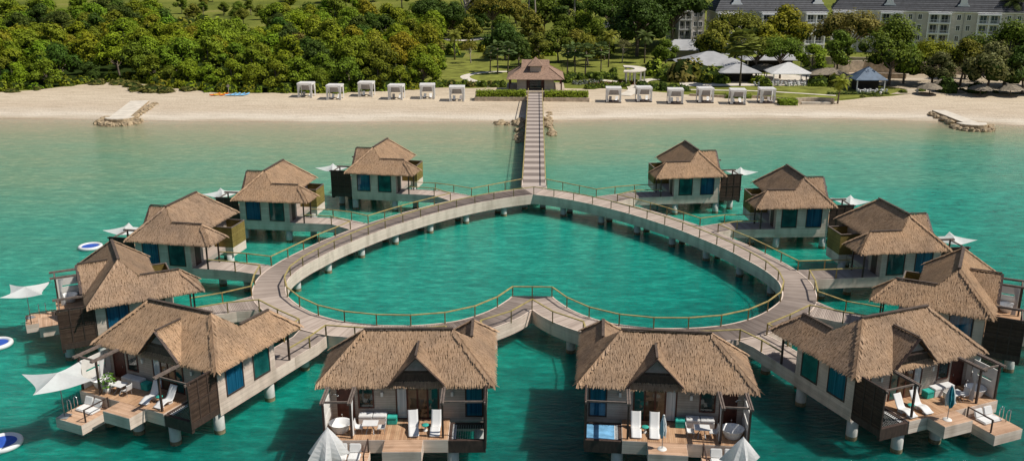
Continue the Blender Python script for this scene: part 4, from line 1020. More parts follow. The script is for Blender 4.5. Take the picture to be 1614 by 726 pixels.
for n, dx, rz in (('1L', 0, .35), ('2L', 0, .5), ('3L', 0, .45), ('1R', 0, .35), ('2R', 0, .4), ('3R', 0, .4), ('4R', 0, .5)):
    put('star', n, -6.2, -5.2, ZP, rz, f'white star parasol behind the roof of the {POSN[n]}', 'white star parasols', .97)
put('half', '6L', -10.5, -5.2, ZP, .2, 'half-lowered pleated white parasol at the centre left bungalow', 'half-lowered white parasols')
put('half', '6R', -10.45, -5.2, ZP, .5, 'half-lowered pleated white parasol at the centre right bungalow', 'half-lowered white parasols', .92)
put('teal', '5R', -5.35, -3.85, .004, 0, 'closed teal and white parasol on the deck of the lower right bungalow')
put('pale', '6R', -5.3, -3.9, .004, 0, 'slim closed pale blue and white parasol on the deck of the centre right bungalow')
# plunge pool in place of the net at one deck
pr = MB(-1); pr.box(-2.1, -.05, -2.7, -.66, -.5, -.16)
_, a6 = on_deck('6R', 0, 0, 0)
pl = pr.build('plunge_pool', 'pool'); pl.location = (POSE['6R'][0], POSE['6R'][1], 0); pl.rotation_euler.z = a6
tag(pl, 'small blue plunge pool set into the deck of the centre right bungalow', 'plunge pool')
# potted plant by the tub of the lower left bungalow
def potted():
    r = empty('potted_plant', label='potted broad-leaved plant beside the bathtub of the lower left bungalow', cat='plant')
    MB().lathe((0, 0, 0), [(0, 0), (.2, 0), (.27, .45), (.22, .45), (.2, .38), (0, .38)], 16).build('pot', 'offwhite', r, True)
    m = MB(); rg = random.Random(5)
    for i in range(70):
        t = rg.uniform(0, 2 * PI); h = rg.uniform(.5, 1.55); rr = rg.uniform(.05, .42); d = Vector((math.cos(t), math.sin(t), 0)); p = d * rr + Vector((0, 0, h)); s_ = Vector((-d.y, d.x, 0)) * rg.uniform(.07, .12)
        q = p + d * rg.uniform(.2, .34) + Vector((0, 0, rg.uniform(-.16, .12))); mid = (p + q) / 2
        m.add([tuple(p), tuple(mid - s_), tuple(q), tuple(mid + s_)], [(0, 1, 2, 3)])
    o = m.build('foliage', 'leaf', r); o.color = (.12, .26, .03, 1)
    MB().tube([(0, 0, .38), (.03, .02, 1.3)], .025, 6).build('stem', 'bark', r)
    return r
pp = potted(); pp.location = hut_world('5L', -9.0, -2.35, 0)

# round trampolines floating beside the left-hand bungalows
def make_ring():
    r = empty('water_trampoline', label='x', cat='water trampoline')
    pts = [(1.22 * math.cos(2 * PI * i / 40), 1.22 * math.sin(2 * PI * i / 40)) for i in range(40)]
    m = MB(); vs = []
    for x, y in pts:
        d = Vector((x, y, 0)).normalized()
        for k in range(10):
            t = 2 * PI * k / 10; vs.append((x + d.x * .23 * math.cos(t), y + d.y * .23 * math.cos(t), .17 + .23 * math.sin(t)))
    m.add(vs, [(i * 10 + k, ((i + 1) % 40) * 10 + k, ((i + 1) % 40) * 10 + (k + 1) % 10, i * 10 + (k + 1) % 10) for i in range(40) for k in range(10)])
    m.build('inflated_ring', 'ring', r, True)
    MB().lathe((0, 0, .23), [(0, .0), (1.03, .015), (1.04, -.03), (0, -.05)], 40).build('jump_mat', 'blue_pad', r); return r
P_['ring'] = make_ring()
for (x, y), lb in zip([(-55.0, 106.6), (-50.1, 77.4), (-39.5, 59.7)], ['farthest of the three, beyond the leftmost roofs', 'middle one of the three, at the left edge', 'nearest of the three, at lower left']):
    place(P_['ring'], USED, (x, y, WATER_Z), 0, 'floating white ring with blue mat, ' + lb, 'floating rings with blue mats')

# ------------------------------------------------------------------ vegetation
def leaf_card(mb, c, d, size, rg, flat=.5):
    """one small folded leaf clump"""
    n = (d + Vector((rg.uniform(-1, 1), rg.uniform(-1, 1), rg.uniform(-.4, 1))) * flat).normalized()
    u = n.cross(Vector((rg.uniform(-1, 1), rg.uniform(-1, 1), rg.uniform(-1, 1)))).normalized(); v = n.cross(u)
    s1 = size * rg.uniform(.6, 1.25); s2 = size * rg.uniform(.35, .8)
    mb.add([tuple(c - u * s1), tuple(c - v * s2 + n * s2 * .25), tuple(c + u * s1), tuple(c + v * s2 - n * s2 * .15)], [(0, 1, 2, 3)])
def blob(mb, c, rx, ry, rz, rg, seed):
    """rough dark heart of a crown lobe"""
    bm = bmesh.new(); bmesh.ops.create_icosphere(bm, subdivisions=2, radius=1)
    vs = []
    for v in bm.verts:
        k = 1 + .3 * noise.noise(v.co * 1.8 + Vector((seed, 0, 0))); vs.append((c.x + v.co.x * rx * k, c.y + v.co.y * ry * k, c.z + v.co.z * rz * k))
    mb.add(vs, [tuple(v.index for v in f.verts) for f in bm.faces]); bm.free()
class Kind: pass
def make_tree_kind(name, seed, h, rad, lobes, leaves, leaf, trunk_r, crown_lo=.35, spread=1.0, core=.62, bark='bark', shape='round', open_=0):
    """trunk with limbs + crown of many leaf clumps gathered in uneven lobes"""
    rg = random.Random(seed); k = Kind(); tr = MB(); cr = MB(); co_ = MB()
    base = h * crown_lo
    lean = Vector((rg.uniform(-.05, .05) * h, rg.uniform(-.05, .05) * h, 0))
    tr.tube([(0, 0, -.8), (lean.x * .2, lean.y * .2, base * .5), (lean.x * .6, lean.y * .6, base * 1.1), tuple(lean + Vector((0, 0, h * .78)))], [trunk_r * 1.25, trunk_r, trunk_r * .8, trunk_r * .25], 7)
    L_ = []
    for i in range(lobes):
        t = 2 * PI * (i + rg.uniform(-.35, .35)) * .618 * 1.0 * 2.0; f = (i + .5) / lobes
        zz = lerp(base + rad * .25, h - rad * .28, f if shape != 'umbrella' else .55 + .45 * f)
        rr = rad * spread * (math.sqrt(max(0, 1 - (2 * f - .75) ** 2)) if shape == 'round' else (1.05 - f * .55)) * rg.uniform(.45, .85)
        c = Vector((lean.x + math.cos(t) * rr, lean.y + math.sin(t) * rr, zz)); r = rad * rg.uniform(.34, .55)
        L_.append((c, r))
        st = Vector((lean.x * .6, lean.y * .6, lerp(base * .7, zz, .45)))
        tr.tube([tuple(st), tuple(st.lerp(c, .5) + Vector((0, 0, .25 * r))), tuple(c)], [trunk_r * .5, trunk_r * .32, trunk_r * .1], 5, caps=False)
    tot = sum(r * r for c, r in L_)
    for i, (c, r) in enumerate(L_):
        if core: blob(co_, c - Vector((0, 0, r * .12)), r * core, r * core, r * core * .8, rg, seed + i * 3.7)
        for _ in range(int(leaves * r * r / tot)):
            d = Vector((rg.gauss(0, 1), rg.gauss(0, 1), rg.gauss(.35, 1))).normalized()
            if d.z < -.55: d.z *= -.6
            q = rg.random() ** (.35 if not open_ else .7)
            nz = .82 + .42 * noise.noise(d * 2.3 + Vector((i * 5.1, seed, 0)))
            p = c + Vector((d.x * r, d.y * r, d.z * r * .82)) * nz * (.62 + .5 * q)
            leaf_card(cr, p, d, leaf, rg)
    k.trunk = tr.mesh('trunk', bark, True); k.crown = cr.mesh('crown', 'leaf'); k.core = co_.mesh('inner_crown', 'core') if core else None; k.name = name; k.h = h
    return k
def plant_tree(k, x, y, scale=1, rz=0, col=(.1, .13, .03), label='x', group=None, cat='tree', sz=None, z=None):
    r = empty(k.name, (x, y, zg(x, y) if z is None else z), rz, label, cat, group); r.scale = (scale, scale, scale * (sz or 1))
    for nm, me in (('trunk', k.trunk), ('crown', k.crown)):
        if me is None: continue
        o = bpy.data.objects.new(nm, me); COL.objects.link(o); o.parent = r; o.color = (*col, 1)
        if nm == 'crown' and k.core:
            q = bpy.data.objects.new('inner_crown', k.core); COL.objects.link(q); q.parent = o
    return r
TK = [make_tree_kind('broadleaf_tree', 21, 12, 5.2, 13, 3000, .34, .30, .22),
      make_tree_kind('broadleaf_tree', 22, 11, 5.6, 12, 3000, .36, .30, .20),
      make_tree_kind('broadleaf_tree', 23, 13, 5.0, 14, 3000, .33, .32, .22),
      make_tree_kind('broadleaf_tree', 24, 10, 5.0, 10, 2600, .32, .28, .18),
      make_tree_kind('broadleaf_tree', 25, 12, 5.8, 16, 3400, .34, .30, .2)]
FK = [make_tree_kind('broadleaf_tree', 26, 11, 5.3, 15, 3600, .36, .28, .04), make_tree_kind('broadleaf_tree', 27, 10, 5.0, 14, 3400, .35, .28, .03)]
OPENK = [make_tree_kind('shade_tree', 31, 14, 7.0, 24, 4800, .30, .34, .22, 1.2, .42, 'bark', 'umbrella', 1),
         make_tree_kind('shade_tree', 32, 13, 6.6, 22, 4200, .29, .32, .22, 1.2, .38, 'bark', 'umbrella', 1),
         make_tree_kind('shade_tree', 33, 15, 7.2, 25, 5200, .30, .36, .2, 1.15, .45, 'bark', 'round', 1)]
DRY = make_tree_kind('sparse_tree', 41, 9, 4.2, 9, 900, .25, .22, .25, 1.0, 0, 'bark_pale', 'umbrella', 1)
TALL = make_tree_kind('tall_tree', 43, 26, 4.6, 11, 1500, .42, .30, .55, .9, .4, 'bark_pale', 'round', 1)
def make_bush_kind(name, seed, rx, ry, rz, n, leaf, core=.8):
    rg = random.Random(seed); cr = MB(); co_ = MB(); k = Kind()
    blob(co_, Vector((0, 0, rz * .35)), rx * core, ry * core, rz * core * .9, rg, seed)
    for i in range(n):
        d = Vector((rg.gauss(0, 1), rg.gauss(0, 1), abs(rg.gauss(0, 1)))).normalized(); nz = .9 + .4 * noise.noise(d * 2 + Vector((seed, 0, 0))); q = rg.uniform(.8, 1.08)
        leaf_card(cr, Vector((d.x * rx, d.y * ry, d.z * rz * 1.15)) * nz * q, d, leaf, rg)
    k.trunk = None; k.crown = cr.mesh('foliage', 'leaf'); k.core = co_.mesh('inner_crown', 'core'); k.name = name; return k
BUSH = [make_bush_kind('shrub', 51, 1.6, 1.5, 1.5, 520, .24), make_bush_kind('shrub', 52, 2.2, 1.7, 1.3, 600, .25), make_bush_kind('shrub', 53, 1.3, 1.3, 1.7, 480, .22)]
def plant_bush(i, x, y, scale, col, label, group=None, cat='shrub', sz=1.0):
    k = BUSH[i % 3]; r = empty(k.name, (x, y, zg(x, y)), i * 1.3, label, cat, group); r.scale = (scale, scale, scale * sz)
    o = bpy.data.objects.new('foliage', k.crown); COL.objects.link(o); o.parent = r; o.color = (*col, 1)
    q = bpy.data.objects.new('inner_crown', k.core); COL.objects.link(q); q.parent = o
    return r
def make_palm_kind(name, seed, h, fl, nf, fan=False):
    rg = random.Random(seed); k = Kind(); tr = MB(); cr = MB()
    bend = Vector((rg.uniform(-.6, .6), rg.uniform(-.6, .6), 0))
    tr.tube([(0, 0, -.5), (bend.x * .2, bend.y * .2, h * .4), (bend.x * .6, bend.y * .6, h * .75), (bend.x, bend.y, h)], [.24, .17, .15, .16], 8)
    top = Vector((bend.x, bend.y, h))
    for i in range(nf):
        a = 2 * PI * i * .382 + rg.uniform(-.2, .2); el = lerp(1.25, -.75, (i / nf) ** .8) + rg.uniform(-.12, .12)
        d = Vector((math.cos(a), math.sin(a), 0)); sd_ = Vector((-d.y, d.x, 0)); ln = fl * rg.uniform(.85, 1.1)
        if not fan:
            pts = []
            for j in range(9):
                t = j / 8; e = el - t * t * 1.25
                pts.append((pts[-1] + (d * math.cos(e) + Vector((0, 0, math.sin(e)))) * ln / 8) if pts else top.copy())
            for j in range(1, 9):
                p = pts[j - 1]; q = pts[j]
                for f in (0, .5):
                    b = p.lerp(q, f); t = (j - 1 + f) / 8; wl = fl * .25 * math.sin(PI * min(1, .18 + t * .8)) + .05
                    for s in (-1, 1):
                        e_ = b + sd_ * s * wl + (q - p).normalized() * wl * .5 - Vector((0, 0, wl * .45)); w_ = (q - p) * .26
                        cr.add([tuple(b - w_), tuple(b + w_), tuple(e_ + w_ * .3), tuple(e_ - w_ * .3)], [(0, 1, 2, 3)])
        else:
            c = top + (d * math.cos(el) + Vector((0, 0, math.sin(el)))) * ln * .62
            dd = (c - top).normalized(); up = dd.cross(sd_).normalized()
            for j in range(9):
                t = lerp(-1.1, 1.1, j / 8); q = (dd * math.cos(t) + sd_ * math.sin(t)); e_ = c + q * ln * .5 - Vector((0, 0, .12 * ln)); w_ = q.cross(up).normalized() * ln * .07
                cr.add([tuple(c - w_ * .4), tuple(c + w_ * .4), tuple(e_ + w_), tuple(e_ - w_)], [(0, 1, 2, 3)])
    k.trunk = tr.mesh('trunk', 'bark', True); k.crown = cr.mesh('crown', 'leaf'); k.core = None; k.name = name; return k
PALM = [make_palm_kind('coconut_palm', 61, 7.5, 3.3, 20), make_palm_kind('coconut_palm', 62, 5.5, 3.0, 18), make_palm_kind('coconut_palm', 63, 10, 3.3, 20)]
BIGFAN = make_palm_kind('fan_palm', 66, 9.2, 3.3, 70, True)
FAN = [make_palm_kind('fan_palm', 64, 7.5, 2.3, 34, True), make_palm_kind('fan_palm', 65, 6.0, 2.1, 30, True)]

G1 = (.255, .315, .020); G2 = (.195, .260, .020); G3 = (.14, .20, .02); G4 = (.285, .310, .022); G5 = (.25, .205, .055); GD = (.085, .135, .020)
rf = random.Random(99)
# --- the dense forest behind the left half of the beach, front rows first
spots = []
def try_spot(x, y, dmin):
    for a, b, d in spots:
        if (a - x) ** 2 + (b - y) ** 2 < (min(d, dmin)) ** 2: return False
    spots.append((x, y, dmin)); return True
def forest_ok(x, y):
    if y < interp(VX, VY, x) + 3.5: return False
    if x > -27 and y < 262: return False
    if x > -38 + (y - 236) * .05 and y > 258: return False if y < 330 else x < -42
    if x < -105 and y < 243 and x > -126 and y < interp(VX, VY, x) + 6: return False
    if y > 325 and -.395 < x / y < -.285: return False
    if y > 400 and x / y > -.235: return False
    return True
x = -150
while x < -27:                                    # front row along the sand
    y = interp(VX, VY, x) + rf.uniform(4, 6)
    if not (-119 < x < -104): spots.append((x, y, 7))
    x += rf.uniform(5.2, 7.0)
for _ in range(9000):
    y = 236 + (rf.random() ** 1.25) * 185; half = 8 + y * .585
    x = rf.uniform(-half, -24)
    if forest_ok(x, y): try_spot(x, y, 6.8 + (y - 236) * .030)
    if len(spots) > 196: break
FL = {0: 'green broadleaf tree in the dense forest behind the beach', 1: 'yellowish broadleaf tree in the dense forest behind the beach', 2: 'dark green broadleaf tree in the dense forest behind the beach', 3: 'brownish half-dry tree in the dense forest behind the beach'}
for i, (x, y, d) in enumerate(spots):
    v = noise.noise(Vector((x * .02, y * .02, 5))) + rf.uniform(-.45, .45)
    c, t = (G4, 1) if v > .42 else (G1, 0) if v > .0 else (G2, 0) if v > -.38 else (GD, 2)
    if rf.random() < .015: c, t = G5, 3
    k = FK[i % 2] if i < 22 else TK[rf.randrange(5)]; sc = rf.uniform(.78, 1.06) * (1 + max(0, y - 260) * .0013)
    if i < 22: sc *= rf.uniform(.62, .9)
    c = tuple(a * rf.uniform(.85, 1.18) for a in c)
    plant_tree(k, x, y, sc, rf.uniform(0, 6.28), c, FL[t], 'trees of the forest behind the beach')
for i in range(46):                               # low growth at the foot of the forest edge
    x = lerp(-150, -25, (i + rf.random()) / 46); y = interp(VX, VY, x) + rf.uniform(.8, 3.2)
    c = G1 if rf.random() < .5 else G4 if rf.random() < .5 else G2
    plant_bush(i, x, y, rf.uniform(.8, 1.5), tuple(a * rf.uniform(.8, 1.1) for a in c), 'low leafy shrub at the foot of the forest edge by the sand', 'shrubs at the foot of the forest')
# forest floor sheet, deep tree shade put into its near-black green
vx = frange(-420, -24, 12)
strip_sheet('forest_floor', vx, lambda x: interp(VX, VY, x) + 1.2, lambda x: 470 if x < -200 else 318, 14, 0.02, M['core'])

# ------------------------------------------------------------------ garden: lawns and paths
flat_sheet('lawn', [(-34, 240), (-16, 240), (-15, 243), (-8, 246), (-8, 300), (-40, 305), (-34, 270)], .05, 'lawn')
flat_sheet('lawn', [(8, 246), (22, 250), (28, 262), (34, 300), (8, 300)], .05, 'lawn')
flat_sheet('lawn', [(31, 236), (44, 229.5), (56, 227), (68, 221), (86, 227), (95, 234), (86, 246), (60, 240), (40, 240)], .05, 'lawn')
flat_sheet('sand_court', [(88, 229), (130, 231), (150, 240), (150, 275), (92, 275), (86, 250), (95, 236)], .055, 'sand')
ribbon('path', [(-11, 238), (-15, 245), (-19, 253), (-19.5, 259), (-16, 265), (-9, 268), (0, 266), (9, 259), (18, 251), (24, 246)], 2.6, .09, 'path')
ribbon('path', [(22, 226), (25, 233), (25.5, 240), (28, 246), (31, 252), (40, 256)], 3.2, .10, 'path')
ribbon('path', [(34, 235), (45, 234), (56, 233), (66, 230), (74, 227)], 1.1, .10, 'path')
ribbon('path', [(-36, 367), (-28, 362), (-20, 372), (-10, 380)], 5, .10, 'path')
flat_sheet('terrace', [(38, 240), (78, 243), (84, 262), (40, 268)], .06, 'path')

# ------------------------------------------------------------------ pavilion at the head of the jetty
pav = empty('beach_pavilion', (0, 229, 0), 0, 'pavilion with tiered brown hipped roof and small cupola at the head of the jetty', 'pavilion')
m = MB()
m.box(-4.5, -2.2, -6, 5, 0, 2.75).box(2.2, 4.5, -6, 5, 0, 2.75).box(-2.2, 2.2, -4.9, 5, 0, 2.75).box(-2.2, 2.2, -6, -4.9, 2.5, 2.75)
m.build('wall', 'siding', pav)
m = MB(); m.box(-2.15, -1.55, -5.3, -4.95, 0, 2.45).box(1.55, 2.15, -5.3, -4.95, 0, 2.45).box(-1.5, 1.5, -4.97, -4.92, 0, 2.45).build('door', 'mahogany', pav)
MB().box(-1.35, 1.35, -5.02, -4.975, .1, 2.3).build('door_glass', 'pane_dark', pav)
for x in (-6.3, 6.3):
    for y in (-6, 5): MB().box(x - .15, x + .15, y - .15, y + .15, 0, 2.7).build('post', 'mahogany', pav)
MB().box(-7.2, 7.2, -8.6, 7.2, -2.2, -.004).build('plinth', 'stone', pav)
m = MB(); E = [(-7, -7.2, 2.7), (7, -7.2, 2.7), (7, 7.2, 2.7), (-7, 7.2, 2.7)]; U = [(-3.4, -2.6, 5.0), (3.4, -2.6, 5.0), (3.4, 2.6, 5.0), (-3.4, 2.6, 5.0)]
m.add(E + U, [(0, 1, 5, 4), (1, 2, 6, 5), (2, 3, 7, 6), (3, 0, 4, 7), (3, 2, 1, 0)])
m.add([(-3.5, -2.8, 4.95), (3.5, -2.8, 4.95), (3.5, 2.8, 4.95), (-3.5, 2.8, 4.95), (-3.4, 0, 6.7), (3.4, 0, 6.7)], [(0, 1, 5, 4), (2, 3, 4, 5), (1, 2, 5), (3, 0, 4)])
ro = m.build('roof', 'tile_roof', pav)
for a, b in zip(E, U): MB().bar(Vector(a) + Vector((0, 0, .05)), Vector(b) + Vector((0, 0, .05)), .25, .12).build('hip_cap', 'tile_roof', ro)
MB().box(-1.35, 1.35, -4.2, -1.4, 3.9, 5.7).build('cupola', 'siding', pav)
m = MB(); m.add([(-1.9, -4.8, 5.65), (1.9, -4.8, 5.65), (1.9, -.9, 5.65), (-1.9, -.9, 5.65), (0, -2.8, 7.7)], [(0, 1, 4), (1, 2, 4), (2, 3, 4), (3, 0, 4), (3, 2, 1, 0)]); m.build('cupola_roof', 'tile_roof', pav)

def hedge(label, x0, x1, y0, y1, h, col, wall=True, n=None, name='hedge'):
    cx, cy = (x0 + x1) / 2, (y0 + y1) / 2; zb = zg(cx, y0)
    r = empty(name, (cx, cy, zb), 0, label, 'hedge'); rg = random.Random(int(x0 * 10)); w_, d_ = (x1 - x0) / 2, (y1 - y0) / 2; z0 = .95 if wall else 0
    if wall: MB().box(-w_ - .3, w_ + .3, -d_ - .3, d_ + .3, -.8, .95).build('planter_wall', 'stone', r, bevel=.08)
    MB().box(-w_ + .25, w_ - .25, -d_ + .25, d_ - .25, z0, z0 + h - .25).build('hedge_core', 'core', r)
    m = MB(); n = n or int((w_ * 2 + d_ * 2) * h * 70)
    for i in range(n):
        f = rg.random()
        if f < .5: p = Vector((rg.uniform(-w_, w_), rg.uniform(-d_, d_), z0 + h)); d = Vector((0, 0, 1))
        elif f < .88: p = Vector((rg.uniform(-w_, w_), -d_, z0 + rg.uniform(.05, h))); d = Vector((0, -1, .3))
        else: s_ = rg.choice((-1, 1)); p = Vector((s_ * w_, rg.uniform(-d_, d_), z0 + rg.uniform(.05, h))); d = Vector((s_, 0, .3))
        p += d * rg.uniform(-.22, .12) + Vector((0, 0, .18 * noise.noise(p * .6))); leaf_card(m, p, d, .2, rg)
    o = m.build('foliage', 'leaf', r); o.color = (*col, 1); return r
hedge('clipped bright green hedge in a stone planter left of the jetty head', -14.2, -2.3, 217.9, 221.3, 1.35, (.27, .34, .03))
hedge('clipped bright green hedge in a stone planter right of the jetty head', 2.3, 12.6, 217.9, 221.3, 1.35, (.27, .34, .03))

# ------------------------------------------------------------------ beach cabanas
def make_cabana(dark_base):
    r = empty('beach_cabana', label='x', cat='cabana')
    W, D, H = 1.7, 1.6, 3.35
    if dark_base: MB().box(-W - .15, W + .15, -D - .15, D + .15, .02, .16).build('platform', 'dark_wood', r)
    for x in (-W, W):
        for y in (-D, D): MB().box(x - .07, x + .07, y - .07, y + .07, 0, H).build('post', 'white', r)
    m = MB(); vs = []; n = 8
    for j in range(n + 1):
        for i in range(n + 1):
            u, v = i / n, j / n; vs.append((lerp(-W - .12, W + .12, u), lerp(-D - .12, D + .12, v), H + .12 - .16 * math.sin(PI * u) * math.sin(PI * v)))
    m.add(vs, [(j * (n + 1) + i, j * (n + 1) + i + 1, (j + 1) * (n + 1) + i + 1, (j + 1) * (n + 1) + i) for j in range(n) for i in range(n)])
    for a, b in (((-W - .12, -D - .12), (W + .12, -D - .12)), ((W + .12, -D - .12), (W + .12, D + .12)), ((W + .12, D + .12), (-W - .12, D + .12)), ((-W - .12, D + .12), (-W - .12, -D - .12))):
        m.quad((*a, H - .35), (*b, H - .35), (*b, H + .12), (*a, H + .12))
    m.build('canopy', 'sheer', r)
    def drape(x, y, dx, dy, wd, name, mat='sheer', tie=.45):
        mm = MB(); vs = []; n = 10; zs = (H - .05, H * .62, H * .42, .05); sp = (1, .7, tie, .75)
        for i in range(n + 1):
            for z, q in zip(zs, sp):
                t = i / n * wd * q; k = .06 * math.sin(i * 2.2); vs.append((x + dx * t + (k if dy else 0), y + dy * t + (k if dx else 0), z))
        mm.add(vs, [(i * 4 + j, (i + 1) * 4 + j, (i + 1) * 4 + j + 1, i * 4 + j + 1) for i in range(n) for j in range(3)]); mm.build(name, mat, r, True)
    drape(-W, -D, 1, 0, .8, 'curtain'); drape(W, -D, -1, 0, .7, 'curtain'); drape(-W, D, 0, -1, .9, 'curtain'); drape(W, D, 0, -1, .9, 'curtain'); drape(-W, -D, 0, 1, .6, 'curtain'); drape(W, -D, 0, 1, .6, 'curtain')
    m = MB(); m.box(-W + .05, W - .05, D - .02, D + .02, 1.35, H - .1); m.build('back_cloth', 'grey_fabric', r)
    return r
def make_beach_chair(mat):
    r = empty('beach_chair', label='x', cat='chair')
    m = MB(); m.add([(-.32, -.75, .30), (.32, -.75, .30), (.32, .35, .36), (-.32, .35, .36), (-.32, .85, 1.05), (.32, .85, 1.05)], [(0, 1, 2, 3), (3, 2, 5, 4)]); m.add([(-.32, -.75, .24), (.32, -.75, .24), (.32, .38, .30), (-.32, .38, .30), (-.32, .9, 1.0), (.32, .9, 1.0)], [(3, 2, 1, 0), (4, 5, 2, 3)])
    m.build('seat', mat, r)
    for x in (-.3, .3): mm = MB(); mm.bar((x, -.7, 0), (x, -.7, .28), .06, .06); mm.bar((x, .45, 0), (x, .35, .34), .06, .06); mm.bar((x, -.75, .3), (x, .4, .34), .06, .06); mm.build('frame', 'dark_wood', r)
    return r
CAB = {False: make_cabana(False), True: make_cabana(True)}
P_['bchair'] = make_beach_chair('white_cloth'); P_['bchair2'] = make_beach_chair('grey_fabric')
CX_ = [(-55.9, 222.2), (-48.3, 219.5), (-41.4, 223.6), (-33.5, 219.9), (-26.1, 221.0), (-18.7, 218.3), (18.6, 218.3), (25.9, 219.4), (33.1, 217.2), (40.4, 218.8), (47.7, 217.1), (54.9, 218.7)]
ORD = ['first', 'second', 'third', 'fourth', 'fifth', 'sixth']
for i, (x, y) in enumerate(CX_):
    sd_ = 'left' if i < 6 else 'right'; od = ORD[i % 6]
    wh = f'{od} from the left of those left of the jetty' if i < 6 else f'{od} from the left of those right of the jetty'
    z = zg(x, y)
    place(CAB[i >= 6], USED, (x, y, z), rf.uniform(-.08, .08), 'white curtained beach cabana, ' + wh, 'white cabanas along the beach')
    for k, dx in enumerate((-.75, .75)):
        place(P_['bchair2' if (i + k) % 3 == 0 else 'bchair'], USED, (x + dx, y + rf.uniform(-.2, .4), z + (.16 if i >= 6 else 0.02)), rf.uniform(-.25, .25), f'{"grey" if (i + k) % 3 == 0 else "white"} beach chair on the {("left", "right")[k]} inside the {od} cabana {sd_} of the jetty', 'chairs inside the cabanas')

# ------------------------------------------------------------------ rocks, stone groynes
def make_rock(seed):
    bm = bmesh.new(); bmesh.ops.create_icosphere(bm, subdivisions=3, radius=.5)
    for v in bm.verts:
        k = 1 + .55 * noise.noise(v.co * 2.1 + Vector((seed * 9, 0, 0))) + .2 * noise.noise(v.co * 5 + Vector((0, seed, 0))); v.co = Vector((v.co.x * k * 1.2, v.co.y * k, v.co.z * k * .75))
    me = bpy.data.meshes.new('rock'); bm.to_mesh(me); bm.free(); me.materials.append(M['rock']); return me
ROCK = [make_rock(i) for i in range(4)]
def rock(x, y, z, s, lab, grp):
    o = bpy.data.objects.new('rock', rf.choice(ROCK)); COL.objects.link(o); o.location = (x, y, z); o.rotation_euler = (rf.uniform(-.4, .4), rf.uniform(-.4, .4), rf.uniform(0, 6)); o.scale = (s, s, s); tag(o, lab, 'rock', grp)
for i in range(26): rock(rf.uniform(-3.6, -2.2), rf.uniform(171, 197), WATER_Z + .15, rf.uniform(.7, 1.5), 'brown shore rock along the left side of the jetty', 'rocks left of the jetty')
for i in range(12): rock(rf.uniform(-8.4, -3.4), rf.uniform(191, 195), WATER_Z + .2, rf.uniform(.9, 1.9), 'pale shore rock in the small heap left of the jetty', 'rock heap left of the jetty')
for i in range(24): rock(rf.uniform(2.2, 3.8), rf.uniform(178, 205), WATER_Z + .2 + (0), rf.uniform(.7, 1.5), 'cream shore rock along the right side of the jetty', 'rocks right of the jetty')
def groyne(label, a, b, wd, head):
    g = empty('stone_groyne', (a[0], a[1], 0), 0, label, 'groyne'); d = Vector((b[0] - a[0], b[1] - a[1])); ln = d.length; d.normalize(); n_ = Vector((-d.y, d.x))
    pl = [Vector((0, 0)) + n_ * wd / 2, d * ln + n_ * wd / 2]
    for i in range(9):
        t = -PI / 2 + PI * (i / 8); q = d * (ln + math.cos(t) * head) - n_ * math.sin(t) * head; pl.append(q)
    pl += [d * ln - n_ * wd / 2, -n_ * wd / 2]
    MB().prism([tuple(p) for p in pl], -3.2, -1.72).build('groyne_wall', 'rock', g)
    MB().prism([tuple(p * .985) for p in pl], -1.72, -1.60).build('walkway_slab', 'path', g)
    return g, d, n_, ln
g, d, n_, ln = groyne('pale stone groyne on the left of the beach ending in brown boulders', (-94, 214.5), (-89.2, 192.5), 4.2, 3.0)
for i in range(16): t = -1.9 + 3.8 * i / 15; rock(-88.9 + 3.9 * math.sin(t), 191.8 - 4.0 * math.cos(t), WATER_Z + .15, rf.uniform(1.2, 2.2), 'ochre boulder at the seaward end of the left stone groyne', 'boulders of the left groyne')
for i in range(9): rock(-90.5 + 3.0 + i * -.25, 196 + i * 2, -2.2, rf.uniform(1.0, 1.8), 'ochre boulder along the right flank of the left stone groyne', 'boulders beside the left groyne')
g, d, n_, ln = groyne('pale stone groyne on the right of the beach ending in a round platform', (90.3, 206), (90.6, 190.5), 3.0, 3.1)
for i in range(14): t = -2.0 + 4.0 * i / 13; rock(90.6 + 3.6 * math.sin(t), 190.0 - 3.7 * math.cos(t), WATER_Z + .15, rf.uniform(1.0, 1.7), 'dark boulder around the round end of the right stone groyne', 'boulders of the right groyne')
for i in range(11): rock(88.2 + rf.uniform(-.4, .3), 194 + i * 1.15, -2.3, rf.uniform(.9, 1.6), 'dark boulder along the left flank of the right stone groyne', 'boulders beside the right groyne')
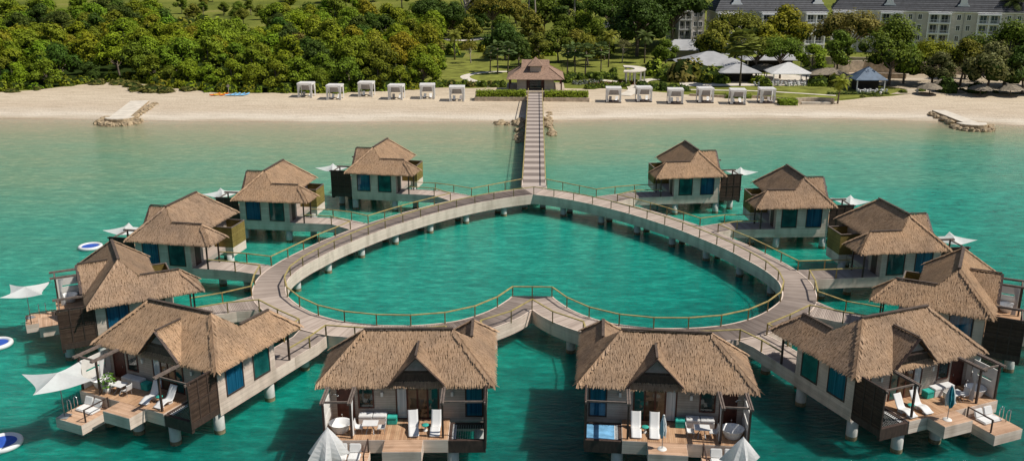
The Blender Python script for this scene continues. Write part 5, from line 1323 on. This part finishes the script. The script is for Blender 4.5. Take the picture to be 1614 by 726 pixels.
# kayaks on the sand, a post
def make_kayak(mat):
    r = empty('kayak', label='x', cat='kayak'); m = MB(); vs = []; n = 12
    for i in range(13):
        t = i / 12; y = lerp(-1.7, 1.7, t); w_ = .38 * math.sin(PI * min(.97, max(.03, t))) ** .7
        for k in range(n): a = 2 * PI * k / n; vs.append((w_ * math.cos(a), y, .22 + .16 * math.sin(a) + .18 * abs(2 * t - 1) ** 3))
    m.add(vs, [(i * n + k, i * n + (k + 1) % n, (i + 1) * n + (k + 1) % n, (i + 1) * n + k) for i in range(12) for k in range(n)]); m.build('hull', mat, r, True)
    MB().lathe((0, -.1, .36), [(.26, 0), (.24, .05), (.2, .0), (0, -.02)], 14, sx=.9, sy=1.7).build('cockpit', 'dark_wood', r, True); return r
for i, (mt, x, y, lb) in enumerate([('kayak_o', -79.0, 223.4, 'orange kayak, leftmost of the row on the sand'), ('kayak_y', -77.9, 223.7, 'yellow kayak, second in the row on the sand'), ('kayak_o', -76.8, 223.5, 'orange kayak beside the post on the sand'),
                                    ('kayak_b', -75.0, 223.2, 'pale blue kayak nearest the post on the sand'), ('kayak_b', -73.9, 223.4, 'pale blue kayak, second after the post on the sand'), ('kayak_b', -72.8, 223.3, 'pale blue kayak, third after the post on the sand'), ('kayak_b', -71.6, 223.5, 'pale blue kayak, rightmost of the row on the sand')]):
    o = make_kayak(mt); o.location = (x, y, zg(x, y)); o.rotation_euler.z = -.5 + rf.uniform(-.1, .1); o['label'] = lb; o['group'] = 'kayaks on the sand'
sp_ = empty('marker_post', (-75.8, 224.2, zg(-75.8, 224.2)), 0, 'thin wooden marker post standing beside the kayaks', 'post')
MB().tube([(0, 0, -.3), (0, 0, 2.6)], .09, 8).build('post', 'bark_pale', sp_); MB().box(-.35, .35, -.11, -.06, 1.9, 2.4).build('board', 'bark_pale', sp_)
for i, (x, y, s_) in enumerate([(-97, 229, 2.2), (-101, 231, 1.7), (-93, 227.5, 1.8), (-105, 236, 1.6), (-110, 241, 1.8), (-116, 240, 1.7), (-88, 230, 1.5)]):
    plant_bush(i, x, y, s_, (.20, .19, .05), 'low olive scrub on the sand at the forest edge near the left groyne', 'scrub near the left groyne', sz=.45)

# ------------------------------------------------------------------ resort hotel behind the trees on the right
def make_wing(label, a, b, depth, storeys, hz, roof_h, bays, dormers, left_hip=True, right_hip=True, zb=-1.3):
    """facade from a to b (seen side), building runs back from it"""
    d = Vector((b[0] - a[0], b[1] - a[1])); ln = d.length; rz = math.atan2(d.y, d.x)
    h = empty('hotel_wing', (a[0], a[1], zb), rz, label, 'hotel', None); H = storeys * hz
    MB().box(0, ln, 0, depth, -1, H).build('wall', 'hotel_wall', h)
    ct = MB(); ct.box(-.5, ln + .5, -.5, depth + .5, H, H + .35)
    ct.build('cornice', 'hotel_trim', h)
    r = MB(); o = .7; z0, z1 = H + .36, H + .36 + roof_h; e0, e1 = -o, ln + o; y0, y1 = -o, depth + o; ym = depth / 2; k = depth / 2 + o
    x0 = e0 + (k * .62 if left_hip else 0); x1 = e1 - (k * .62 if right_hip else 0)
    r.add([(e0, y0, z0), (e1, y0, z0), (e1, y1, z0), (e0, y1, z0), (x0, ym, z1), (x1, ym, z1)], [(0, 1, 5, 4), (2, 3, 4, 5), (1, 2, 5), (3, 0, 4), (3, 2, 1, 0)])
    ro = r.build('roof', 'shingle', h)
    for x, f in dormers:          # white curved gables standing on the roof slope
        y = -o + (k) * f; z = z0 + roof_h * f; g = MB()
        prof = [(-1.9, 0), (-1.75, .5), (-1.3, .75), (-1.05, 1.5), (-1.0, 2.3), (-.55, 2.75), (-.45, 3.2), (0, 3.45), (.45, 3.2), (.55, 2.75), (1.0, 2.3), (1.05, 1.5), (1.3, .75), (1.75, .5), (1.9, 0)]
        g.add([(x + px, y - .3, z + pz - .3) for px, pz in prof] + [(x + px, y + .15, z + pz - .3) for px, pz in prof], [tuple(range(15)), tuple(range(29, 14, -1))] + [(i, 15 + i, 16 + i, i + 1) for i in range(14)])
        go = g.build('dormer', 'hotel_trim', ro)
        bk = MB(); bk.add([(x - 1.0, y + .15, z - .3), (x + 1.0, y + .15, z - .3), (x + 1.0, y + .15, z + 1.8), (x - 1.0, y + .15, z + 1.8), (x, y + .15, z + 2.6), (x - 1.0, y + 3.2, z + 1.8), (x + 1.0, y + 3.2, z + 1.8), (x, y + 4, z + 2.6)], [(3, 4, 7, 5), (4, 2, 6, 7), (0, 3, 5), (1, 6, 2)])
        bk.build('dormer_roof', 'shingle', ro); 
    bw = ln / bays
    for i in range(bays):
        x = (i + .5) * bw; bay = i % 2 == 0
        if bay:                    # projecting loggia bays with white frames
            B_ = MB(); w_ = bw * .44
            for xx in (x - w_, x, x + w_): B_.box(xx - .16, xx + .16, -1.5, -1.15, 0, H - .4)
            for s in range(storeys + 1): z = min(s * hz, H - .5); B_.box(x - w_ - .25, x + w_ + .25, -1.55, -.003, z - .22, z + .22)
            B_.box(x - w_ - .16, x - w_ + .1, -1.15, -.003, 0, H - .4); B_.box(x + w_ - .1, x + w_ + .16, -1.15, -.003, 0, H - .4)
            lo = B_.build('loggia', 'hotel_trim', h)
            for s in range(storeys):
                rb = MB(); z = s * hz
                for q in range(int(w_ * 2 / .35)): rb.box(x - w_ + .2 + q * .35, x - w_ + .25 + q * .35, -1.42, -1.38, z + .22, z + 1.1)
                rb.box(x - w_, x + w_, -1.43, -1.36, z + 1.1, z + 1.18); rb.build('balcony_rail', 'hotel_trim', lo)
        for s in range(storeys):
            z = s * hz
            if bay: pr = [(x - bw * .22, bw * .13, z + .25, z + hz - .6), (x + bw * .22, bw * .13, z + .25, z + hz - .6)]
            else: pr = [(x - bw * .2, .55, z + 1.1, z + hz - .75), (x + bw * .2, .55, z + 1.1, z + hz - .75)]
            for cx, hw, za, zc in pr:
                f = MB()
                for q in ((cx - hw - .14, cx + hw + .14, za - .14, za), (cx - hw - .14, cx + hw + .14, zc, zc + .14), (cx - hw - .14, cx - hw, za, zc), (cx + hw, cx + hw + .14, za, zc), (cx - .04, cx + .04, za, zc)): f.box(q[0], q[1], -.1, -.003, q[2], q[3])
                fo = f.build('window', 'hotel_trim', h); MB().box(cx - hw, cx + hw, -.05, -.002, za, zc).build('pane', 'hotel_pane', fo)
    for i in range(1, bays, 2): MB().box((i + .5) * bw - .07, (i + .5) * bw + .07, -.16, -.004, 0, H).build('drain_pipe', 'grey_metal', h)
    return h
make_wing('pale four-storey hotel wing with grey shingled hipped roof, left of the two wings', (60.5, 316), (97.5, 317.5), 15, 4, 3.45, 7.5, 5, [(7, .32), (34.5, .34)], True, True)
make_wing('pale four-storey hotel wing with grey shingled hipped roof, right of the two wings', (103, 328), (168, 309), 16, 4, 3.45, 7.5, 9, [(18, .25), (41, .25)], True, True)
make_wing('narrow shaded hotel end wing seen end-on left of the hotel front', (50.5, 334), (59.8, 334), 30, 4, 3.4, 5.5, 2, [], False, False)

# small roofs in front of the hotel
def open_shelter(label, name, cx, cy, wx, wy, ez, pz, roofmat, postmat='white', ridge=0.0, zb=None, cat='shelter', rz=0, skirt=None):
    z = zg(cx, cy) if zb is None else zb; r = empty(name, (cx, cy, z), rz, label, cat)
    m = MB(); e = [(-wx, -wy, ez), (wx, -wy, ez), (wx, wy, ez), (-wx, wy, ez)]
    m.add(e + [(-ridge, 0, pz), (ridge, 0, pz)], [(0, 1, 5, 4), (2, 3, 4, 5), (1, 2, 5), (3, 0, 4)] if ridge else [(0, 1, 4), (1, 2, 4), (2, 3, 4), (3, 0, 4)])
    m.add([(x, y, q - .18) for x, y, q in e] + e, [(0, 1, 5, 4), (1, 2, 6, 5), (2, 3, 7, 6), (3, 0, 4, 7), (3, 2, 1, 0)])
    m.build('roof', roofmat, r)
    for x in (-1, 1):
        for y in (-1, 1): MB().box(x * wx * .85 - .12, x * wx * .85 + .12, y * wy * .85 - .12, y * wy * .85 + .12, 0, ez - .1).build('post', postmat, r)
    if skirt: MB().box(-wx * .7, wx * .7, -wy * .2, wy * .75, 0, ez * .8).build('back_wall', skirt, r)  # near-black fill paints the shade under open roofs; pale fill is a wall
    return r
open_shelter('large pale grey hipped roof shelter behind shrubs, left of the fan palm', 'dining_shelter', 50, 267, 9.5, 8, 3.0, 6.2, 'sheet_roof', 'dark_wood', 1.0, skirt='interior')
open_shelter('pale metal roofed building under the big dark tree', 'low_building', 48, 300, 7.5, 6, 3.6, 6.4, 'sheet_roof', 'hotel_wall', 3.5, skirt='hotel_wall')
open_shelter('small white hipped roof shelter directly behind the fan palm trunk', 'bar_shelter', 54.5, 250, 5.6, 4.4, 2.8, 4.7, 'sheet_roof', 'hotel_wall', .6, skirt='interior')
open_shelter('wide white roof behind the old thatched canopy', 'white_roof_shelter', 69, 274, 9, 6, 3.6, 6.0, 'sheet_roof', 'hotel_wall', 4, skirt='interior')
open_shelter('white canvas canopy over outdoor dining tables, right of the thatched canopy', 'canvas_canopy', 67.5, 248, 5.5, 4.5, 2.9, 5.4, 'sheer', 'white', .4)
open_shelter('blue-grey hipped gazebo roof on white posts at the sand edge', 'gazebo', 84.0, 235, 4.0, 3.6, 3.0, 6.0, 'blue_roof', 'white', .0, cat='gazebo', skirt='interior')
open_shelter('brown-grey low roof left of the blue-grey gazebo', 'kiosk_roof', 77, 246, 5, 3.5, 2.8, 4.2, 'old_thatch', 'dark_wood', 2.0, skirt='interior')
def palapa(x, y, rad, h, label, group='thatched beach umbrellas'):
    r = empty('thatched_umbrella', (x, y, zg(x, y)), 0, label, 'umbrella', group); rg = random.Random(int(x * 7))
    MB().tube([(0, 0, -.3), (0, 0, h)], .12, 7).build('pole', 'bark', r)
    m = MB(); n = 22; R_ = [(0, h + .5), (rad * .35, h + .25), (rad * .7, h - .25), (rad, h - .8)]
    vs = [(rr * (1 + .06 * rg.uniform(-1, 1)) * math.cos(2 * PI * j / n), rr * (1 + .06 * rg.uniform(-1, 1)) * math.sin(2 * PI * j / n), z + .08 * rg.uniform(-1, 1)) for rr, z in R_ for j in range(n)]
    m.add(vs, [(i * n + j, i * n + (j + 1) % n, (i + 1) * n + (j + 1) % n, (i + 1) * n + j) for i in range(3) for j in range(n)]); m.build('canopy', 'old_thatch', r); return r
palapa(63.5, 257, 4.6, 3.4, 'broad old thatched canopy between the white roofs', None)
palapa(97.3, 228.5, 2.9, 2.4, 'weathered thatched umbrella on the open sand, leftmost of the four', None)
palapa(103.5, 234.5, 3.0, 2.6, 'weathered thatched umbrella half hidden by a shrub, second of the four', None)
palapa(108.7, 226.5, 2.9, 2.4, 'weathered thatched umbrella in tree shade, third of the four', None)
palapa(115.8, 226.3, 3.0, 2.5, 'weathered thatched umbrella in tree shade, rightmost of the four', None)
# crescent roofed kiosk
kr = empty('crescent_pergola', (25.6, 246, zg(25.6, 246)), 0, 'crescent-shaped beige roof on slim posts beside the garden path', 'pergola')
m = MB(); n = 14; vs = []
for i in range(n + 1):
    t = lerp(-1.75, 1.55, i / n)
    for rr in (2.6, 5.6): vs += [(-1.8 + rr * math.cos(t), .2 + rr * 1.25 * math.sin(t), 3.6), (-1.8 + rr * math.cos(t), .2 + rr * 1.25 * math.sin(t), 3.85)]
m.add(vs, [f for i in range(n) for f in ((i * 4 + 1, i * 4 + 3, i * 4 + 7, i * 4 + 5), (i * 4, i * 4 + 4, i * 4 + 6, i * 4 + 2), (i * 4, i * 4 + 1, i * 4 + 5, i * 4 + 4), (i * 4 + 2, i * 4 + 6, i * 4 + 7, i * 4 + 3))]); m.build('roof', 'path', kr)
for i in range(8):
    t = lerp(-1.6, 1.4, i / 7)
    for rr in (2.9, 5.3): x, y = -1.8 + rr * math.cos(t), .2 + rr * 1.25 * math.sin(t); MB().box(x - .12, x + .12, y - .12, y + .12, 0, 3.6).build('post', 'hotel_wall', kr)
# low house in the trees, stone terrace, curved seat
hs = empty('low_house', (25, 372, zg(25, 372)), 0, 'low beige house with grey roof among the tall trees', 'house')
MB().box(-5.5, 6, -4, 5, 0, 4.6).build('wall', 'hotel_wall', hs); MB().box(-1.6, -.2, -4.05, -3.9, .4, 3.2).build('window', 'hotel_pane', hs)
m = MB(); m.add([(-6.2, -4.7, 4.6), (6.7, -4.7, 4.6), (6.7, 5.7, 4.6), (-6.2, 5.7, 4.6), (-4, .5, 6.6), (5, .5, 6.6)], [(0, 1, 5, 4), (2, 3, 4, 5), (1, 2, 5), (3, 0, 4), (3, 2, 1, 0)]); m.build('roof', 'shingle', hs)
def stone_wall(label, pts, h, t=.8):
    x0, y0 = pts[0]; r = empty('stone_wall', (x0, y0, zg(x0, y0)), 0, label, 'wall'); m = MB()
    for a, b in zip(pts[:-1], pts[1:]): m.bar((a[0] - x0, a[1] - y0, h / 2 - .2), (b[0] - x0, b[1] - y0, h / 2 - .2), t, h + .4)
    m.build('masonry', 'stone', r); return r
stone_wall('tan stone terrace wall behind the seaside trees on the right', [(86, 268), (95, 270), (110, 266), (128, 264)], 3.4)
stone_wall('low tan stone wall behind the leafless tree on the right', [(84, 256), (94, 258), (102, 256)], 1.4)
stone_wall('white balustraded wall between hotel and terrace on the right', [(84, 290), (120, 286), (140, 284)], 2.2)
stone_wall('low stone border of the planted bed behind the right cabanas', [(38, 226.5), (46, 224.3), (54, 224), (60, 219.8)], .5, .4)
cs = empty('curved_seat', (66, 217, zg(66, 217)), 0, 'curved cream stone seat wall on the sand beside a small palm', 'seat wall'); m = MB(); n = 12; P2 = [(-4.4 + 8.8 * i / n, 1.6 * math.cos(PI * (i / n - .5)) ** .8 if 0 < i < n else 0) for i in range(n + 1)]
for a, b in zip(P2[:-1], P2[1:]): m.bar((a[0], a[1], .5), (b[0], b[1], .5), .8, 1.6)
m.build('back_wall', 'stone', cs)
MB().box(-3.4, 3.4, -1.0, -.2, -.2, .55).build('seat', 'path', cs, bevel=.05)

# ------------------------------------------------------------------ garden and hotel trees, each placed where it stands
C_OLV = (.24, .235, .032); C_YEL = (.30, .295, .022); C_DRK = (.085, .135, .022); C_MID = (.165, .22, .024); C_GRY = (.19, .20, .07); C_BRN = (.24, .20, .05); C_LIM = (.29, .36, .03)
def T(k, x, y, h, col, label, group=None, rz=0, cat='tree'):
    return plant_tree(k, x, y, h / k.h if hasattr(k, 'h') else 1, rz or x, tuple(c * rf.uniform(.92, 1.08) for c in col), label, group, cat)
# big dark trees behind the crescent pergola
T(OPENK[2], 33.6, 309, 23, C_DRK, 'very large dark green tree behind the crescent pergola, its crown left of the hotel')
T(OPENK[0], 46, 322, 22, C_DRK, 'large dark tree touching the left end of the hotel')
T(OPENK[1], 27, 345, 19, C_DRK, 'dark tree in front of the low beige house, right side')
T(OPENK[2], 41, 345, 20, C_DRK, 'dark tree in the group behind the crescent pergola, rear')
T(TK[0], 52, 350, 18, C_MID, 'green tree rising behind the hotel end wing')
T(TK[1], 22, 330, 11, C_MID, 'round green tree below the low beige house')
# before the hotel
T(OPENK[1], 63.5, 297, 15.5, C_OLV, 'olive-brown tree before the left hotel wing, left of the yellow one')
T(TK[4], 80, 306, 17.5, C_YEL, 'yellowish tree before the left hotel wing')
T(TK[3], 72, 292, 12, C_YEL, 'smaller yellow-green tree before the left hotel wing')
T(OPENK[0], 67.3, 255, 11.5, C_MID, 'green tree over the canvas canopy, thin forked trunk')
T(OPENK[1], 61, 256, 11, C_OLV, 'thin olive tree left of the canvas canopy, over the white roofs')
T(TK[2], 73.6, 249, 10.5, C_LIM, 'bright green tree left of the gazebo')
T(OPENK[1], 92, 275, 17, C_BRN, 'brown-olive spreading tree left of the middle of the right hotel wing')
T(OPENK[2], 92.5, 243, 18, C_MID, 'tallest green tree by the sand edge, right of the gazebo')
T(TK[3], 97.5, 246, 11, C_MID, 'short green tree just right of the tallest seaside tree')
T(OPENK[0], 105.1, 246, 11.5, C_YEL, 'yellow-olive tree with a forked bare trunk on the sand at right')
T(TK[2], 111.0, 243, 12.5, C_OLV, 'olive tree between the forked tree and the grey-green tree at right')
T(TK[1], 112.5, 231.5, 12.5, C_GRY, 'grey-green tree shading the third thatched umbrella')
T(OPENK[2], 122.5, 243, 17, C_MID, 'dense green tree at the right edge of the picture, rear')
T(TK[4], 120.5, 229.5, 12.5, C_DRK, 'dark green tree at the right edge over the last thatched umbrella')
T(TK[0], 131, 240, 16, C_MID, 'green tree cut by the right edge of the picture')
T(TK[0], 126, 366, 26, C_DRK, 'dark tree showing between the two hotel roofs')
T(TK[2], 186, 335, 22, C_BRN, 'brownish tree beyond the right end of the hotel')
T(TK[1], 200, 345, 20, C_DRK, 'dark tree beyond the right end of the hotel')
for x, y, h, k, c, lb in [(85, 262, 13, 2, C_MID, 'green tree behind the gazebo roof, left'), (118, 256, 11.5, 0, C_MID, 'green tree behind the right group, before the hotel'),
                          (132, 262, 13, 4, C_DRK, 'dark tree at the right edge before the hotel'), (56, 290, 13, 1, C_OLV, 'olive tree between the low roofs and the hotel end'), 
                          (125.5, 227.5, 10, 3, C_MID, 'low green tree on the sand at the far right edge'), (104, 240, 9, 3, C_GRY, 'small grey-green tree behind the second thatched umbrella')]:
    T(TK[k], x, y, h, c, lb)
# middle of the garden
for x, y, h, k, c, lb in [(-5, 278, 9, 3, C_DRK, 'dark tree behind the left end of the pavilion'), (16, 283, 9.5, 1, C_OLV, 'olive tree behind the third fan palm'), (22, 297, 10, 2, C_MID, 'green tree behind the yellowish palm'), (-13, 335, 12, 4, C_MID, 'green tree behind the red-flowered shrubs'),
                          (-3, 345, 13, 0, C_OLV, 'olive tree below the tall pale trunks, left'), (10, 340, 12, 2, C_MID, 'green tree below the tall pale trunks, middle'), (36, 330, 15, 4, C_DRK, 'dark tree filling the gap left of the very large tree'), (17, 350, 12, 1, C_LIM, 'bright green tree left of the low beige house'),
                          (-25, 345, 10, 3, C_OLV, 'olive tree behind the lawn shrubs'), (40, 285, 8, 3, C_MID, 'green tree right of the dark coconut palm')]:
    T(TK[k], x, y, h, c, lb)
T(OPENK[0], -17.6, 372, 17, C_OLV, 'wide umbrella-shaped olive tree behind the lawn')
T(OPENK[1], -41.5, 366, 16, C_DRK, 'dark spreading tree behind the left lawn, left of two')
T(TK[4], -33, 368, 15, C_DRK, 'dark spreading tree behind the left lawn, right of two')
T(DRY, -29.7, 384, 25, C_OLV, 'tall thin half-bare tree behind the left lawn')
T(TK[3], -22.9, 398, 9, C_DRK, 'small dark round tree beside the tall half-bare tree')
T(DRY, -20.3, 288, 7, C_OLV, 'small airy olive tree standing alone on the lawn')
T(TK[1], -9.8, 296, 12, C_DRK, 'dark tree behind the palms left of the pavilion')
T(TK[2], 1.1, 285, 10, C_OLV, 'olive tree right behind the pavilion roof')
T(TK[0], 7.1, 292, 11, C_MID, 'green tree behind the pavilion, second from left')
T(TK[3], 12.1, 292, 10, C_OLV, 'olive tree behind the fan palms right of the pavilion')
T(DRY, 27, 290, 7.5, C_GRY, 'pale sparse tree left of the crescent pergola')
T(TK[2], 12, 372, 18, C_DRK, 'dark tree among the tall pale trunks, right')
T(TK[0], 3, 384, 17, C_MID, 'green tree among the tall pale trunks, left')
for k, (x, y, h) in enumerate([(0, 374, 30), (8, 395, 31), (14.6, 361, 30), (-3.5, 398, 28)]): T(TALL, x, y, h, C_DRK, 'tall tree on a bare pale trunk behind the pavilion, ' + ('leftmost but one', 'second from right', 'rightmost', 'leftmost')[k] + ' of four')
# far trees and scrub in the fields at the top of the picture
far = []
for _ in range(900):
    y = rf.uniform(405, 620); x = rf.uniform(-.27 * y, .13 * y)
    if x < -35 and y < 520: continue
    if -.40 < x / y < -.27: continue
    if 40 < x < 190 and y < 420: continue
    if all((a - x) ** 2 + (b - y) ** 2 > 15 ** 2 for a, b in far): far.append((x, y))
    if len(far) > 46: break
for i, (x, y) in enumerate(far):
    v = rf.random(); c = C_OLV if v < .35 else C_MID if v < .7 else C_LIM if v < .82 else C_DRK
    T(TK[i % 5], x, y, rf.uniform(9, 15), c, 'distant tree in the fields behind the resort', 'distant trees in the fields')
# low trees and scrub in the clearing at the top left
for i in range(34):
    y = rf.uniform(338, 600); q = rf.uniform(-.385, -.285); x = q * y
    if y < 440: plant_bush(i, x, y, rf.uniform(2.2, 3.6), C_LIM if i % 3 else C_OLV, 'bright rounded scrub in the clearing at the upper left', 'scrub in the upper left clearing', sz=.8)
    else: T(TK[i % 5], x, y, rf.uniform(5, 8.5), C_OLV if i % 2 else C_MID, 'small tree in the grassy clearing at the upper left', 'small trees in the upper left clearing')
# palms
def PLM(k, x, y, s, col, label, rz=0): return plant_tree(k, x, y, s, rz, col, label, None, 'palm')
PLM(PALM[0], -26.1, 297, 1.05, (.26, .27, .04), 'coconut palm at the back of the left lawn', 1)
PLM(FAN[0], -10.8, 262, 1.0, (.12, .17, .05), 'fan palm left of the pavilion, front one')
PLM(FAN[1], -8.0, 264.5, 1.15, (.10, .15, .045), 'fan palm left of the pavilion, rear one', 2)
PLM(FAN[1], -13.2, 267, .95, (.12, .16, .05), 'fan palm left of the pavilion, nearest the lawn', 2)
PLM(FAN[0], 11.0, 258, 1.0, (.12, .17, .05), 'fan palm right of the pavilion, leftmost of four')
PLM(FAN[1], 13.8, 256.5, 1.2, (.13, .18, .05), 'fan palm right of the pavilion, second of four', 1)
PLM(FAN[0], 18.4, 260, 1.0, (.12, .165, .05), 'fan palm right of the pavilion, third of four', 2)
PLM(FAN[1], 9.0, 262, 1.1, (.11, .16, .045), 'fan palm right of the pavilion, rear one of four', 3)
PLM(PALM[2], 21.9, 279, .95, (.28, .28, .04), 'yellowish coconut palm left of the crescent pergola', 1)
PLM(PALM[0], 34, 290, 1.1, (.13, .17, .045), 'dark coconut palm right of the crescent pergola', 2)
PLM(BIGFAN, 53.5, 241.5, 1.22, (.23, .26, .05), 'tall fan palm on a bare trunk before the small white shelter', 1)
PLM(PALM[1], 71.4, 217.3, .95, (.30, .33, .04), 'young coconut palm at the end of the curved stone seat', 1)
PLM(PALM[2], 158, 316, 1.75, (.10, .13, .035), 'tall coconut palm before the right end of the hotel', 1)
# shrubs and beds
C_RED = (.40, .13, .05); C_SIL = (.30, .31, .27)
for i, (x, y, s, c) in enumerate([(-9.2, 325, 1.9, C_RED), (-5, 318, 2.4, C_OLV), (-12, 312, 2.2, C_DRK), (-15, 305, 1.8, C_OLV), (-2, 305, 2.6, C_OLV), (4, 312, 2.4, C_LIM), (14, 318, 2.2, C_OLV), (20, 305, 2.0, C_YEL), (-28, 312, 2.2, C_LIM), (-33, 320, 2.0, C_BRN),
      (-24, 330, 2.2, C_OLV), (-18, 322, 2.0, C_YEL), (24, 320, 2.4, C_MID), (-31, 290, 1.8, C_DRK), (-36, 282, 2.4, C_LIM), (-34, 272, 2.0, C_LIM), (-30, 262, 1.6, C_MID)]):
    plant_bush(i, x, y, s, c, ['olive', 'green', 'bright'][i % 3] + ' rounded shrub in the garden behind the pavilion lawn', 'garden shrubs behind the lawns')
for i in range(12): x = lerp(-27, -8.5, i / 11); plant_bush(i, x, 238.8 + rf.uniform(-.5, .8), rf.uniform(.75, 1.05), C_MID if i % 3 else C_BRN, 'low shrub in the bed between sand and left lawn', 'bed shrubs left of the pavilion')
for i, (x, y) in enumerate([(7.1, 251), (9.8, 253.7), (12.4, 252), (15.2, 254), (18.9, 257.5), (22, 262), (8.5, 247), (20.5, 254), (17, 251)]): plant_bush(i, x, y, rf.uniform(1.0, 1.35), C_MID, 'dense green shrub in the row right of the pavilion', 'green shrub row right of the pavilion')
for i in range(6): plant_bush(i, 10.5 + i * 1.35, 243.4 + .3 * i, .62, C_SIL, 'small silver-grey shrub right of the pavilion', 'silver shrubs right of the pavilion')
for i in range(9): plant_bush(i, 14.5 + i * 1.5, 238.5 + .62 * i, .72, C_RED if i % 2 else C_BRN, 'low reddish shrub in the bed right of the pavilion', 'reddish bed right of the pavilion')
for i in range(9): plant_bush(i, 13.5 + i * 1.3, 235.2 + .6 * i, .75, C_MID, 'low green shrub bordering the reddish bed', 'green border of the reddish bed')
for i, (x, y, s, c) in enumerate([(27.5, 237, 1.2, C_DRK), (30, 235, 1.2, C_MID), (32.5, 234, 1.1, C_DRK), (35, 233.5, 1.1, C_MID), (37.5, 233.8, 1.0, C_DRK), (39.5, 250.5, 3.2, C_BRN), (43.5, 252, 3.2, C_OLV), (47.0, 250, 2.6, C_MID), (51, 252.5, 2.0, C_DRK), (60, 240.5, 1.3, C_MID), (74.5, 243, 1.8, C_MID), (78, 241.5, 1.7, C_OLV), (45.5, 247, 1.5, C_YEL), (36.5, 255, 2.2, C_MID), (33.5, 262, 2.4, C_LIM), (49.5, 246.5, 1.6, C_MID), (59.5, 246, 1.5, C_LIM), (103.0, 231.5, 2.0, C_DRK), (110, 231, 1.6, C_DRK)]):
    plant_bush(i, x, y, s, c, ['brownish', 'olive', 'green'][i % 3] + ' shrub among the shelters behind the right cabanas', 'shrubs behind the right cabanas')
hedge('bright low hedge bed behind the third cabana from the right', 46.2, 52.6, 223.2, 226, .9, (.20, .27, .03), False)
hedge('bright clipped hedge beside the curved stone seat', 57.2, 61.4, 214.8, 218.6, 1.3, (.25, .34, .03), False)
hedge('low dark hedge along the sand below the gazebo', 72.5, 87.5, 228.4, 229.8, .6, (.10, .14, .03), False)
# white dining furniture glimpsed under the canopies, bollard lights on the sand
def make_set():
    r = empty('dining_set', label='x', cat='dining set'); MB().lathe((0, 0, 0), [(0, .0), (.3, 0), (.06, .1), (.06, .7), (.55, .72), (.55, .76), (0, .76)], 12).build('table', 'white', r, True)
    for a in range(4):
        t = a * PI / 2; c, s_ = math.cos(t), math.sin(t); m = MB(); m.box(c - .22, c + .22, s_ - .22, s_ + .22, 0, .46); m.box(c * 1.2 - .22, c * 1.2 + .22, s_ * 1.2 - .22, s_ * 1.2 + .22, .46, .95); m.build('chair', 'white', r)
    return r
P_['set'] = make_set()
for i, (x, y) in enumerate([(63.5, 243), (66.5, 241.8), (69.8, 242.6), (64.5, 246), (68.3, 245.5), (71.5, 246.5), (58.5, 241.5), (81.5, 230.6), (84, 230.4), (86.4, 230.8)]):
    place(P_['set'], USED, (x, y, zg(x, y) + .06), i, 'white round table with four chairs, ' + ('under the canvas canopy' if i < 6 else 'beside the small white shelter' if i == 6 else 'in front of the gazebo'), 'white dining sets')
for i, (x, y) in enumerate([(84.6, 226.6), (94.9, 230.0)]):
    o = MB().lathe((0, 0, 0), [(0, 0), (.28, 0), (.25, .7), (.34, .75), (.30, 1.05), (0, 1.15)], 12).build('bollard', 'offwhite', None, True); o.location = (x, y, zg(x, y)); tag(o, 'short white stone bollard on the sand ' + ('below the gazebo' if i == 0 else 'left of the first thatched umbrella'), 'bollard')

# low plants creeping onto the back of the sand
for i in range(34):
    if i < 18: x = lerp(-150, -104, (i + rf.random()) / 18)
    else: x = lerp(76, 150, (i - 18 + rf.random()) / 16)
    y = interp(VX, VY, x) - rf.uniform(-1.5, 3.0) + (3 if i >= 18 else 0)
    if 90 < x < 120 and y < 231: continue
    plant_bush(i, x, y, rf.uniform(.5, 1.0), (.21, .20, .05) if rf.random() < .6 else (.17, .20, .03), 'low creeping plant spilling onto the back of the sand, ' + ('left end of the beach' if i < 18 else 'right end of the beach'), 'creeping plants on the sand', sz=.55)
